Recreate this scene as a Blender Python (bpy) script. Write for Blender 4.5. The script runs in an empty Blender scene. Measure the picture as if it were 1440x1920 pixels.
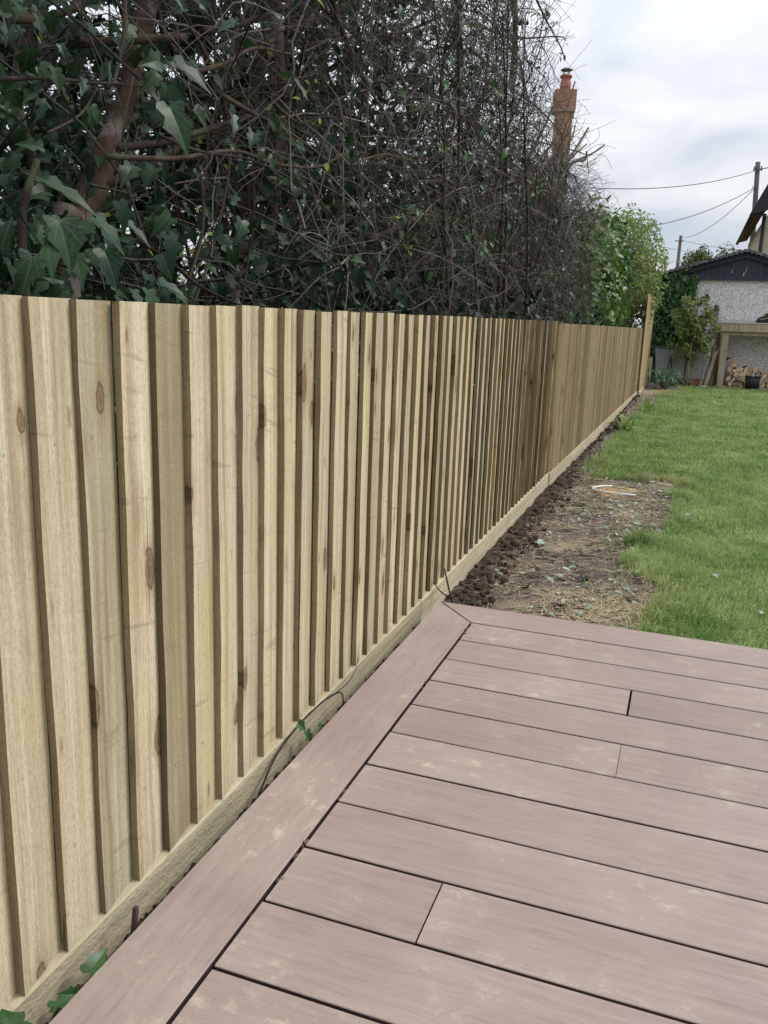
import bpy, math, random
import numpy as np
from mathutils import Vector, Matrix, noise as mnoise

random.seed(7)
rng = np.random.default_rng(11)
SC = bpy.context.scene
COL = SC.collection
PI = math.pi

# ------------------------------------------------------------------ camera
CAM_F, PITCH, ROLL, YAW, EYE = 1576.74, 0.228, 0.0349, 0.3381, 1.077
FW = np.array([-math.sin(YAW)*math.cos(PITCH), math.cos(YAW)*math.cos(PITCH), -math.sin(PITCH)])
_r = np.cross(FW, [0, 0, 1]); _r /= np.linalg.norm(_r); _u = np.cross(_r, FW)
RT = math.cos(ROLL)*_r + math.sin(ROLL)*_u
UP = -math.sin(ROLL)*_r + math.cos(ROLL)*_u
EYEP = np.array([0, 0, EYE])
cd = bpy.data.cameras.new('camera')
cam = bpy.data.objects.new('camera', cd); COL.objects.link(cam)
cd.sensor_fit = 'VERTICAL'; cd.sensor_height = 36.0; cd.lens = CAM_F/1920*36.0
cd.clip_start = 0.02; cd.clip_end = 2000
M = Matrix(((RT[0], UP[0], -FW[0], 0), (RT[1], UP[1], -FW[1], 0), (RT[2], UP[2], -FW[2], EYE), (0, 0, 0, 1)))
cam.matrix_world = M
SC.camera = cam

def ray(px, py): return FW + RT*(px-720)/CAM_F - UP*(py-960)/CAM_F
def at_x(px, py, x):
    d = ray(px, py); return EYEP + d*x/d[0]
def at_y(px, py, y):
    d = ray(px, py); return EYEP + d*y/d[1]

# ------------------------------------------------------------------ world, sun, exposure
SUN_AZ = math.radians(62)      # measured from +y towards +x
SUN_EL = math.radians(48)
W = bpy.data.worlds.new('World'); SC.world = W; W.use_nodes = True
wn = W.node_tree; wn.nodes.clear()
def wnode(t): return wn.nodes.new(t)
w_out = wnode('ShaderNodeOutputWorld'); w_bg = wnode('ShaderNodeBackground')
w_bg.inputs['Strength'].default_value = 0.1
sky = wnode('ShaderNodeTexSky'); sky.sky_type = 'NISHITA'; sky.sun_disc = False
sky.sun_elevation = SUN_EL; sky.sun_rotation = SUN_AZ
tc = wnode('ShaderNodeTexCoord')
sep = wnode('ShaderNodeSeparateXYZ'); wn.links.new(tc.outputs['Generated'], sep.inputs[0])
zc = wnode('ShaderNodeMath'); zc.operation = 'MAXIMUM'; zc.inputs[1].default_value = 0.0
wn.links.new(sep.outputs['Z'], zc.inputs[0])
za = wnode('ShaderNodeMath'); za.operation = 'ADD'; za.inputs[1].default_value = 0.22
wn.links.new(zc.outputs[0], za.inputs[0])
dx = wnode('ShaderNodeMath'); dx.operation = 'DIVIDE'
dy = wnode('ShaderNodeMath'); dy.operation = 'DIVIDE'
for d, s in ((dx, 'X'), (dy, 'Y')):
    wn.links.new(sep.outputs[s], d.inputs[0]); wn.links.new(za.outputs[0], d.inputs[1])
cmb = wnode('ShaderNodeCombineXYZ')
wn.links.new(dx.outputs[0], cmb.inputs[0]); wn.links.new(dy.outputs[0], cmb.inputs[1])
cn = wnode('ShaderNodeTexNoise'); cn.inputs['Scale'].default_value = 1.7
cn.inputs['Detail'].default_value = 6; cn.inputs['Roughness'].default_value = 0.5
cn.inputs['Distortion'].default_value = 0.35
wn.links.new(cmb.outputs[0], cn.inputs['Vector'])
cr = wnode('ShaderNodeValToRGB')
cr.color_ramp.elements[0].position = 0.33; cr.color_ramp.elements[0].color = (0.50, 0.545, 0.625, 1)
cr.color_ramp.elements[1].position = 0.66; cr.color_ramp.elements[1].color = (0.80, 0.81, 0.825, 1)
e = cr.color_ramp.elements.new(0.5); e.color = (0.655, 0.685, 0.735, 1)
wn.links.new(cn.outputs['Fac'], cr.inputs[0])
cs = wnode('ShaderNodeVectorMath'); cs.operation = 'SCALE'; cs.inputs['Scale'].default_value = 10.0
wn.links.new(cr.outputs[0], cs.inputs[0])
cf = wnode('ShaderNodeValToRGB')
cf.color_ramp.elements[0].position = 0.28; cf.color_ramp.elements[0].color = (0.6, 0.6, 0.6, 1)
cf.color_ramp.elements[1].position = 0.42; cf.color_ramp.elements[1].color = (1, 1, 1, 1)
wn.links.new(cn.outputs['Fac'], cf.inputs[0])
zb = wnode('ShaderNodeMath'); zb.operation = 'MULTIPLY_ADD'; zb.inputs[1].default_value = 9.0; zb.inputs[2].default_value = 7.9
wn.links.new(zc.outputs[0], zb.inputs[0]); wn.links.new(zb.outputs[0], cs.inputs['Scale'])
wm = wnode('ShaderNodeMix'); wm.data_type = 'RGBA'
wn.links.new(cf.outputs[0], wm.inputs[0])
wn.links.new(sky.outputs[0], wm.inputs[6]); wn.links.new(cs.outputs[0], wm.inputs[7])
wn.links.new(wm.outputs[2], w_bg.inputs['Color']); wn.links.new(w_bg.outputs[0], w_out.inputs['Surface'])

sl = bpy.data.lights.new('sun', 'SUN'); sl.energy = 1.5; sl.angle = math.radians(18); sl.color = (1.0, 0.96, 0.90)
sun = bpy.data.objects.new('sun', sl); COL.objects.link(sun)
sdir = Vector((math.sin(SUN_AZ)*math.cos(SUN_EL), math.cos(SUN_AZ)*math.cos(SUN_EL), math.sin(SUN_EL)))
sun.rotation_euler = sdir.to_track_quat('Z', 'Y').to_euler(); sun.location = sdir*60
vs = SC.view_settings
vs.view_transform = 'Standard'; vs.look = 'None'; vs.gamma = 1; vs.use_curve_mapping = False
vs.exposure = 0.42

# ------------------------------------------------------------------ node material helper
class Mat:
    def __init__(s, name, rough=0.8, spec=0.3):
        s.m = bpy.data.materials.new(name); s.m.use_nodes = True
        s.t = s.m.node_tree; s.t.nodes.clear()
        s.o = s.n('ShaderNodeOutputMaterial'); s.b = s.n('ShaderNodeBsdfPrincipled')
        s.l(s.b.outputs[0], s.o.inputs[0])
        s.b.inputs['Roughness'].default_value = rough
        s.b.inputs['Specular IOR Level'].default_value = spec
    def n(s, t): return s.t.nodes.new(t)
    def l(s, a, b): s.t.links.new(a, b)
    def set(s, sock, v):
        if hasattr(v, 'is_linked') or hasattr(v, 'links'): s.l(v, sock)
        else: sock.default_value = v
    def math(s, op, a, b=0.0, clamp=False):
        k = s.n('ShaderNodeMath'); k.operation = op; k.use_clamp = clamp
        s.set(k.inputs[0], a); s.set(k.inputs[1], b); return k.outputs[0]
    def vmath(s, op, a, b):
        k = s.n('ShaderNodeVectorMath'); k.operation = op
        s.set(k.inputs[0], a); s.set(k.inputs[1], b); return k.outputs[0]
    def scale(s, v, xyz): return s.vmath('MULTIPLY', v, xyz)
    def noise(s, v, sc, det=4, rough=0.55, dist=0.0, out=0):
        k = s.n('ShaderNodeTexNoise'); s.set(k.inputs['Vector'], v)
        k.inputs['Scale'].default_value = sc; k.inputs['Detail'].default_value = det
        k.inputs['Roughness'].default_value = rough; k.inputs['Distortion'].default_value = dist
        return k.outputs[out]
    def voro(s, v, sc, feat='F1', rnd=1.0):
        k = s.n('ShaderNodeTexVoronoi'); k.feature = feat; s.set(k.inputs['Vector'], v)
        k.inputs['Scale'].default_value = sc; k.inputs['Randomness'].default_value = rnd
        return k
    def ramp(s, f, stops, interp='LINEAR'):
        k = s.n('ShaderNodeValToRGB'); s.set(k.inputs[0], f); cr = k.color_ramp; cr.interpolation = interp
        while len(cr.elements) < len(stops): cr.elements.new(0.5)
        for el, (p, c) in zip(cr.elements, stops):
            el.position = p; el.color = (c, c, c, 1) if not hasattr(c, '__len__') else (*c, 1)
        return k.outputs[0]
    def mix(s, f, a, b, mode='MIX'):
        k = s.n('ShaderNodeMix'); k.data_type = 'RGBA'; k.blend_type = mode
        s.set(k.inputs[0], f)
        for sock, v in ((k.inputs[6], a), (k.inputs[7], b)):
            if hasattr(v, 'is_linked'): s.l(v, sock)
            else: sock.default_value = (*v, 1) if len(v) == 3 else v
        return k.outputs[2]
    def obj(s): return s.n('ShaderNodeTexCoord').outputs['Object']
    def uv(s): return s.n('ShaderNodeTexCoord').outputs['UV']
    def rand(s): return s.n('ShaderNodeObjectInfo').outputs['Random']
    def island(s): return s.n('ShaderNodeNewGeometry').outputs['Random Per Island']
    def pos(s): return s.n('ShaderNodeNewGeometry').outputs['Position']
    def attr(s, name):
        k = s.n('ShaderNodeAttribute'); k.attribute_name = name; return k.outputs['Fac']
    def offset(s, v, r, amt=(37.0, 91.0, 53.0)):
        k = s.n('ShaderNodeVectorMath'); k.operation = 'SCALE'; k.inputs[0].default_value = amt; s.set(k.inputs['Scale'], r)
        return s.vmath('ADD', v, k.outputs[0])
    def col(s, c):
        if hasattr(c, 'is_linked'): s.l(c, s.b.inputs['Base Color'])
        else: s.b.inputs['Base Color'].default_value = (*c, 1)
    def bump(s, h, strength=0.5, dist=0.002):
        k = s.n('ShaderNodeBump'); k.inputs['Strength'].default_value = strength; k.inputs['Distance'].default_value = dist
        s.l(h, k.inputs['Height']); s.l(k.outputs[0], s.b.inputs['Normal'])

def mat_plain(name, c, rough=0.7, var=0.25, sc=20.0, spec=0.3, bump=0.0, metal=0.0):
    m = Mat(name, rough, spec); f = m.noise(m.obj(), sc, 5)
    lo = tuple(x*(1-var) for x in c); hi = tuple(min(1, x*(1+var)) for x in c)
    m.col(m.ramp(f, [(0.3, lo), (0.7, hi)])); m.b.inputs['Metallic'].default_value = metal
    if bump: m.bump(f, bump, 0.004)
    return m.m

def mat_board(name, lo, mid, hi, stain, rnd=0.35, knot=(0.125, 0.066, 0.034), edge=False):
    """rough sawn softwood, grain along local z; knots and saw marks"""
    m = Mat(name, 0.85, 0.18)
    r = m.rand(); o = m.offset(m.obj(), r)
    warp = m.noise(m.scale(o, (9, 9, 1.6)), 1.0, 3, out=1)
    ow = m.vmath('ADD', o, m.scale(warp, (0.02, 0.02, 0.0)))
    fine = m.noise(m.scale(ow, (170, 170, 3.0)), 1.0, 5, 0.6)
    broad = m.noise(m.scale(ow, (26, 26, 0.9)), 1.0, 4, 0.6)
    blot = m.noise(m.scale(o, (7, 7, 1.7)), 1.0, 3)
    base = m.ramp(broad, [(0.25, lo), (0.5, mid), (0.75, hi)])
    base = m.mix(m.math('MULTIPLY', m.ramp(fine, [(0.35, 1.0), (0.58, 0.0)]), 0.50), base, lo)
    st = m.ramp(m.noise(m.scale(ow, (21, 21, 0.75)), 1.7, 3), [(0.50, 0.0), (0.68, 1.0)])
    base = m.mix(m.math('MULTIPLY', st, 0.60), base, stain)
    base = m.mix(m.math('MULTIPLY', m.ramp(blot, [(0.42, 0.0), (0.70, 1.0)]), 0.6), base, tuple(x*y for x, y in zip(mid, (0.87, 0.84, 0.66))))
    # per board tone
    tone = m.ramp(r, [(0.0, 1-rnd), (0.5, 1.0), (1.0, 1+rnd*0.35)])
    base = m.mix(1.0, base, tone, 'MULTIPLY')
    warm = m.ramp(m.math('FRACT', m.math('MULTIPLY', r, 17.3)), [(0.0, (1.0, 1.0, 1.0)), (0.5, (1.0, 0.98, 0.93)), (0.8, (0.97, 0.99, 0.96)), (1.0, (1.05, 0.93, 0.80))])
    base = m.mix(1.0, base, warm, 'MULTIPLY')
    # knots: stretched cells, a third of them used
    kv = m.voro(m.vmath('ADD', m.scale(o, (0.0, 12.0, 5.6)), m.scale(m.noise(o, 32, 3, out=1), (0.0, 0.22, 0.20))), 1.0, 'F1', 0.85)
    use = m.ramp(m.math('FRACT', m.math('MULTIPLY', kv.outputs['Color'], 7.7)), [(0.0, 0.0), (0.12, 1.0)], 'CONSTANT')
    kd = m.math('MULTIPLY', kv.outputs['Distance'], m.ramp(m.math('FRACT', m.math('MULTIPLY', kv.outputs['Color'], 23.1)), [(0.0, 1.0), (0.6, 0.6), (1.0, 0.30)]))
    kd = m.math('MULTIPLY', kd, 2.2)
    core = m.math('MULTIPLY', m.ramp(kd, [(0.09, 1.0), (0.20, 0.0)]), use)
    halo = m.math('MULTIPLY', m.ramp(kd, [(0.1, 1.0), (0.40, 0.0)]), use)
    ring = m.math('MULTIPLY', m.ramp(kd, [(0.13, 0.0), (0.165, 1.0), (0.19, 0.0)]), use)
    base = m.mix(m.math('MULTIPLY', halo, 0.6), base, stain)
    base = m.mix(m.math('MULTIPLY', m.math('MULTIPLY', core, 0.9), m.ramp(m.noise(o, 120, 4, 0.7), [(0.3, 0.55), (0.7, 1.0)])), base, knot)
    base = m.mix(m.math('MULTIPLY', ring, 0.75), base, tuple(x*0.55 for x in knot))
    pv = m.voro(m.vmath('ADD', m.scale(o, (0.0, 24.0, 8.5)), m.scale(m.noise(o, 60, 2, out=1), (0.0, 0.2, 0.2))), 1.0, 'F1', 0.95)
    pu = m.ramp(m.math('FRACT', m.math('MULTIPLY', pv.outputs['Color'], 11.3)), [(0.0, 0.0), (0.82, 1.0)], 'CONSTANT')
    base = m.mix(m.math('MULTIPLY', m.math('MULTIPLY', m.ramp(pv.outputs['Distance'], [(0.05, 1.0), (0.20, 0.0)]), pu), 0.75), base, knot)
    spk = m.noise(m.scale(o, (1.0, 1.0, 0.22)), 330.0, 3, 0.7)
    base = m.mix(m.math('MULTIPLY', m.ramp(spk, [(0.36, 1.0), (0.50, 0.0)]), 0.42), base, tuple(x*0.62 for x in lo))
    base = m.mix(m.math('MULTIPLY', m.ramp(spk, [(0.62, 0.0), (0.74, 1.0)]), 0.40), base, tuple(min(1, x*1.18) for x in hi))
    # faint saw lines across the board
    sx = m.n('ShaderNodeSeparateXYZ'); m.l(o, sx.inputs[0])
    sawc = m.math('ADD', m.math('MULTIPLY', sx.outputs['Z'], 42.0), m.math('MULTIPLY', sx.outputs['Y'], 9.0))
    saw = m.noise(m.n('ShaderNodeCombineXYZ').outputs[0], 1.0)
    cc = m.n('ShaderNodeCombineXYZ'); m.l(sawc, cc.inputs[2]); m.l(m.math('MULTIPLY', sx.outputs['Y'], 4.0), cc.inputs[1])
    saw = m.noise(cc.outputs[0], 1.0, 2)
    sawm = m.ramp(saw, [(0.30, 1.0), (0.36, 0.0)])
    base = m.mix(m.math('MULTIPLY', sawm, 0.38), base, tuple(x*0.6 for x in lo))
    # hairline cracks
    ck = m.noise(m.scale(ow, (60, 60, 0.8)), 1.0, 2)
    ckm = m.ramp(ck, [(0.235, 1.0), (0.26, 0.0)])
    base = m.mix(m.math('MULTIPLY', ckm, 0.65), base, tuple(x*0.25 for x in lo))
    m.col(base)
    fuzz = m.noise(m.scale(o, (1, 1, 0.35)), 420.0, 3)
    h = m.math('ADD', m.math('MULTIPLY', fine, 0.5), m.math('MULTIPLY', fuzz, 0.6))
    h = m.math('ADD', h, m.math('MULTIPLY', saw, 0.25)); h = m.math('SUBTRACT', h, m.math('MULTIPLY', ckm, 1.2))
    m.bump(h, 1.0, 0.003)
    return m.m

def mat_bark(name, a, b, c=None, sc=18):
    m = Mat(name, 0.9, 0.15); o = m.obj()
    f = m.noise(m.scale(o, (1, 1, 0.45)), sc, 6, 0.65)
    base = m.ramp(f, [(0.3, a), (0.65, b)])
    if c: base = m.mix(m.ramp(m.noise(o, sc*0.35, 3), [(0.52, 0.0), (0.66, 1.0)]), base, c)
    m.col(base); m.bump(m.noise(m.scale(o, (1, 1, 0.3)), sc*3, 6, 0.7), 1.0, 0.012)
    return m.m

def mat_leaf(name, lo, hi, rough=0.4, spec=0.5, vein=None, trans=0.25, back=None):
    m = Mat(name, rough, spec)
    f = m.island() ; r = m.rand()
    f = m.math('FRACT', m.math('ADD', m.math('MULTIPLY', f, 5.3), m.math('MULTIPLY', r, 3.1)))
    base = m.ramp(f, [(0.0, lo), (0.65, tuple((x+y)/2 for x, y in zip(lo, hi))), (1.0, hi)])
    base = m.mix(0.5, base, m.ramp(m.noise(m.uv(), 9.0, 3), [(0.3, lo), (0.7, hi)]))
    if vein:
        s = m.n('ShaderNodeSeparateXYZ'); m.l(m.uv(), s.inputs[0])
        av = m.math('ABSOLUTE', m.math('SUBTRACT', s.outputs[1], 0.5))
        d = m.math('MULTIPLY', av, 1.0)
        for th in (28, 52, 82):
            t = math.radians(th)
            k = m.math('ABSOLUTE', m.math('SUBTRACT', m.math('MULTIPLY', s.outputs[0], math.sin(t)), m.math('MULTIPLY', av, math.cos(t))))
            d = m.math('MINIMUM', d, m.math('MULTIPLY', k, 1.6))
        base = m.mix(m.math('MULTIPLY', m.ramp(d, [(0.008, 1.0), (0.026, 0.0)]), 0.6), base, vein)
    m.col(base)
    if trans:
        tr = m.n('ShaderNodeBsdfTranslucent'); m.l(base, tr.inputs[0])
        mx = m.n('ShaderNodeMixShader'); mx.inputs[0].default_value = trans
        m.l(m.b.outputs[0], mx.inputs[1]); m.l(tr.outputs[0], mx.inputs[2]); m.l(mx.outputs[0], m.o.inputs[0])
    return m.m

# ------------------------------------------------------------------ object helpers
def tag(o, label=None, cat=None, group=None, kind=None):
    if label: o['label'] = label
    if cat: o['category'] = cat
    if group: o['group'] = group
    if kind: o['kind'] = kind
    return o
def thing(name, loc, label, cat, group=None, rz=0.0):
    o = bpy.data.objects.new(name, None); COL.objects.link(o)
    o.location = loc; o.rotation_euler = (0, 0, rz); o.empty_display_size = 0.2
    return tag(o, label, cat, group)
def link(name, me, parent=None):
    o = bpy.data.objects.new(name, me); COL.objects.link(o)
    if parent is not None:
        o.parent = parent
    return o
def mesh_pd(name, V, F, mats, smooth=False, mi=None):
    me = bpy.data.meshes.new(name); me.from_pydata([tuple(v) for v in V], [], [tuple(f) for f in F])
    for m in (mats if isinstance(mats, (list, tuple)) else [mats]): me.materials.append(m)
    if mi is not None: me.polygons.foreach_set('material_index', mi)
    if smooth: me.polygons.foreach_set('use_smooth', [True]*len(me.polygons))
    me.update(); return me
def mesh_np(name, V, F, mat, smooth=False, uv=None, attrs=None):
    V = np.asarray(V, np.float32).reshape(-1, 3); F = np.asarray(F, np.int32); k = F.shape[1]
    me = bpy.data.meshes.new(name)
    me.vertices.add(len(V)); me.vertices.foreach_set('co', V.ravel())
    me.loops.add(F.size); me.loops.foreach_set('vertex_index', F.ravel())
    me.polygons.add(len(F)); me.polygons.foreach_set('loop_start', np.arange(0, F.size, k, dtype=np.int32))
    if uv is not None:
        ul = me.uv_layers.new(name='UVMap'); ul.data.foreach_set('uv', np.asarray(uv, np.float32)[F.ravel()].ravel())
    for an, av in (attrs or {}).items():
        a = me.attributes.new(an, 'FLOAT', 'POINT'); a.data.foreach_set('value', np.asarray(av, np.float32))
    me.materials.append(mat)
    me.polygons.foreach_set('use_smooth', np.full(len(F), bool(smooth)))
    me.update(calc_edges=True); me.validate()
    return me

class MB:
    def __init__(s): s.V = []; s.F = []; s.mi = []
    def add(s, V, F, mi=0):
        n = len(s.V); s.V += [tuple(v) for v in V]; s.F += [tuple(i+n for i in f) for f in F]; s.mi += [mi]*len(F)
    def box(s, lo, hi, mi=0, bev=0.0, rot=None, loc=None):
        x0, y0, z0 = lo; x1, y1, z1 = hi; b = bev
        if b <= 0:
            V = [(x0, y0, z0), (x1, y0, z0), (x1, y1, z0), (x0, y1, z0), (x0, y0, z1), (x1, y0, z1), (x1, y1, z1), (x0, y1, z1)]
            F = [(0, 3, 2, 1), (4, 5, 6, 7), (0, 1, 5, 4), (1, 2, 6, 5), (2, 3, 7, 6), (3, 0, 4, 7)]
        else:   # bevelled top edges
            V = [(x0, y0, z0), (x1, y0, z0), (x1, y1, z0), (x0, y1, z0),
                 (x0, y0, z1-b), (x1, y0, z1-b), (x1, y1, z1-b), (x0, y1, z1-b),
                 (x0+b, y0+b, z1), (x1-b, y0+b, z1), (x1-b, y1-b, z1), (x0+b, y1-b, z1)]
            F = [(0, 3, 2, 1), (8, 9, 10, 11)]
            for i in range(4):
                j = (i+1) % 4; F += [(i, j, 4+j, 4+i), (4+i, 4+j, 8+j, 8+i)]
        if rot is not None: V = [tuple(rot @ Vector(v)) for v in V]
        if loc is not None: V = [(v[0]+loc[0], v[1]+loc[1], v[2]+loc[2]) for v in V]
        s.add(V, F, mi)
    def tube(s, P, R, sides=8, mi=0, caps=True):
        V, F = tube1(P, R, sides); s.add(V, F, mi)
        if caps:
            n = len(s.V)-len(V); k = len(P)
            s.F += [tuple(n+i for i in reversed(range(sides))), tuple(n+(k-1)*sides+i for i in range(sides))]; s.mi += [mi, mi]
    def lathe(s, prof, sides=16, c=(0, 0, 0), mi=0):
        V = []; F = []
        for r, z in prof:
            for k in range(sides):
                a = 2*PI*k/sides; V.append((c[0]+r*math.cos(a), c[1]+r*math.sin(a), c[2]+z))
        for i in range(len(prof)-1):
            for k in range(sides):
                l = (k+1) % sides; F.append((i*sides+k, i*sides+l, (i+1)*sides+l, (i+1)*sides+k))
        s.add(V, F, mi)
    def build(s, name, mats, parent=None, smooth=False, loc=None):
        o = link(name, mesh_pd(name, s.V, s.F, mats, smooth, s.mi), parent)
        if loc is not None: o.location = loc
        return o

def frames(T):
    ref = np.where(np.abs(T[..., 2:3]) > 0.9, np.array([1.0, 0, 0]), np.array([0, 0, 1.0]))
    Nn = np.cross(T, ref); Nn /= np.linalg.norm(Nn, axis=-1, keepdims=True)+1e-9
    return Nn, np.cross(T, Nn)
def tube1(P, R, sides):
    P = np.asarray(P, float); R = np.asarray(R, float)
    V, F = tubes(P[None], R[None], sides); return V.tolist(), F.tolist()
def tubes(P, R, sides=3):
    """P (T,N,3) polylines, R (T,N) radii -> verts, quads"""
    T_, N_, _ = P.shape
    tan = np.gradient(P, axis=1); tan /= np.linalg.norm(tan, axis=-1, keepdims=True)+1e-9
    mean = tan.mean(1, keepdims=True); mean /= np.linalg.norm(mean, axis=-1, keepdims=True)+1e-9
    n0, _ = frames(mean)
    Nn = n0 - (n0*tan).sum(-1, keepdims=True)*tan; Nn /= np.linalg.norm(Nn, axis=-1, keepdims=True)+1e-9
    B = np.cross(tan, Nn)
    a = np.arange(sides)*2*PI/sides
    V = P[:, :, None, :] + R[:, :, None, None]*(np.cos(a)[None, None, :, None]*Nn[:, :, None, :] + np.sin(a)[None, None, :, None]*B[:, :, None, :])
    idx = np.arange(T_*N_*sides).reshape(T_, N_, sides)
    q = np.stack([idx[:, :-1], np.roll(idx, -1, 2)[:, :-1], np.roll(idx, -1, 2)[:, 1:], idx[:, 1:]], -1).reshape(-1, 4)
    return V.reshape(-1, 3), q
def unit(v): return v/(np.linalg.norm(v, axis=-1, keepdims=True)+1e-9)
def walk(starts, dirs, L, n=6, wob=0.22, droop=0.0):
    P = [np.asarray(starts, float)]; d = unit(np.asarray(dirs, float)); L = np.asarray(L)[:, None]
    for i in range(n-1):
        P.append(P[-1]+d*L/(n-1)); d = unit(d + rng.normal(0, wob, d.shape) + np.array([0, 0, droop]))
    return np.stack(P, 1)
def taper(T_, n, r0, r1):
    t = np.linspace(0, 1, n)[None]; return np.asarray(r0).reshape(-1, 1)*(1-t)*np.ones((T_, 1)) + np.asarray(r1).reshape(-1, 1)*t
def spawn(P, count, t0=0.15, t1=1.0, spread=1.0, out=(0, 0, 0)):
    """random points on polylines with a side direction"""
    T_, N_, _ = P.shape
    k = rng.integers(0, T_, count); t = rng.uniform(t0, t1, count)*(N_-1.001); i = t.astype(int); f = (t-i)[:, None]
    p = P[k, i]*(1-f)+P[k, i+1]*f; d = unit(P[k, i+1]-P[k, i])
    s = unit(rng.normal(0, 1, (count, 3))); s = unit(s-(s*d).sum(-1, keepdims=True)*d)
    return p, unit(d*0.6+s*spread+np.array(out)), k, i
def join_tubes(name, sets, mat, parent, sides=3):
    Vs = []; Fs = []; n = 0
    for P, R in sets:
        if len(P) == 0: continue
        V, F = tubes(P, R, sides); Vs.append(V); Fs.append(F+n); n += len(V)
    o = link(name, mesh_np(name, np.concatenate(Vs), np.concatenate(Fs), mat, True), parent)
    o['kind'] = 'stuff'; return o
def curve(pts, n=14, rad=(0.03, 0.02), rough=0.08):
    pts = np.array(pts, float); k = len(pts)
    t = np.linspace(0, k-1, n); out = []
    for u in t:
        i = min(int(u), k-2); f = u-i
        p0, p1, p2, p3 = pts[max(i-1, 0)], pts[i], pts[i+1], pts[min(i+2, k-1)]
        out.append(0.5*((2*p1)+(-p0+p2)*f+(2*p0-5*p1+4*p2-p3)*f*f+(-p0+3*p1-3*p2+p3)*f**3))
    rr = np.linspace(rad[0], rad[1], n)*(1+rng.normal(0, rough, n))
    return np.array(out), rr
def limb(name, pts, rad, mat, parent, n=14, sides=8, rough=0.08):
    P, R = curve(pts, n, rad, rough); b = MB(); b.tube(P, R, sides); o = b.build(name, mat, parent, True)
    o['label'] = None; del o['label']; return o

# leaf templates: verts (u along the leaf, v across, w up), triangles
def ivy_template(seed, fold=0.16, narrow=1.0, fine=True):
    g = np.random.default_rng(seed); j = lambda a=0.02: g.normal(0, a)
    key = [(0.0, 0.03), (-0.10, 0.13), (-0.07, 0.30), (0.03, 0.39), (0.14, 0.31), (0.22, 0.26), (0.33, 0.36), (0.43, 0.43), (0.50, 0.33), (0.60, 0.22), (0.80, 0.10), (1.0, 0.0)] if fine else [(-0.09, 0.16), (0.03, 0.40), (0.22, 0.27), (0.40, 0.46), (0.55, 0.22), (1.0, 0.0)]
    V = []; F = []; curl = g.uniform(0.12, 0.42); n = len(key); tw = g.normal(0, 0.10)
    for sg in (1, -1):
        b0 = len(V)
        for u, v in key:
            uu, vv = u+j(0.012), v*narrow+(j(0.012) if v > 0 else 0); m = min(max(uu*0.9, 0.02), 1.0)
            z = lambda a, c: fold*c-curl*a*a+tw*sg*c+0.05*math.sin(5*a+seed)*c
            V.append((m, 0.0, -curl*m*m)); V.append((uu, sg*vv, z(uu, vv)))
        for i in range(n-1):
            a = b0+2*i; q = [(a, a+1, a+3), (a, a+3, a+2)]; F += [t[::-1] for t in q] if sg == 1 else q
    return np.array(V), np.array(F)
def oval_template(seed, w=0.22, fold=0.3, curl=0.15):
    V = [(0, 0, 0), (0.5, 0, -curl*0.25), (1, 0, -curl)]
    for sg in (1, -1): V += [(0.22, sg*w*0.8, fold*w), (0.6, sg*w, fold*w-curl*0.35)]
    F = [(0, 1, 3), (3, 1, 4), (1, 2, 4), (0, 5, 1), (5, 6, 1), (1, 6, 2)]
    return np.array(V, float), np.array([f[::-1] for f in F])
IVY = [ivy_template(s, 0.30, nw) for s, nw in ((1, 0.95), (2, 0.8), (3, 0.62), (4, 0.88))]
IVYLO = [ivy_template(s, 0.16, nw, False) for s, nw in ((5, 0.95), (6, 0.75))]
OVAL = [oval_template(0, 0.2), oval_template(1, 0.26, 0.2, 0.3)]
def leaf_frames(n, normal, jit=0.6, down=0.7):
    nn = unit(np.broadcast_to(np.array(normal, float), (n, 3)) + rng.normal(0, jit, (n, 3)))
    u = rng.normal(0, 1, (n, 3)) + np.array([0, 0, -down*1.6]); u = unit(u-(u*nn).sum(-1, keepdims=True)*nn)
    v = np.cross(nn, u); return np.stack([u, v, nn], -1)          # columns
def leaf_uv(V): return np.stack([V[:, 0]*0.95+0.05, V[:, 1]+0.5], -1)
def leaves_mesh(name, P, Fr, S, tmpl, mat):
    Vs = []; Fs = []; U = []; n = 0; w = rng.integers(0, len(tmpl), len(P))
    for k, (TV, TF) in enumerate(tmpl):
        s = w == k; m = int(s.sum())
        if not m: continue
        V = np.einsum('nij,kj->nki', Fr[s], TV)*S[s][:, None, None]+P[s][:, None, :]
        F = TF[None]+(np.arange(m)*len(TV))[:, None, None]
        Vs.append(V.reshape(-1, 3)); Fs.append(F.reshape(-1, 3)+n); U.append(np.tile(leaf_uv(TV), (m, 1))); n += m*len(TV)
    return mesh_np(name, np.concatenate(Vs), np.concatenate(Fs), mat, True, np.concatenate(U))
_leaf_meshes = {}
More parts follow.
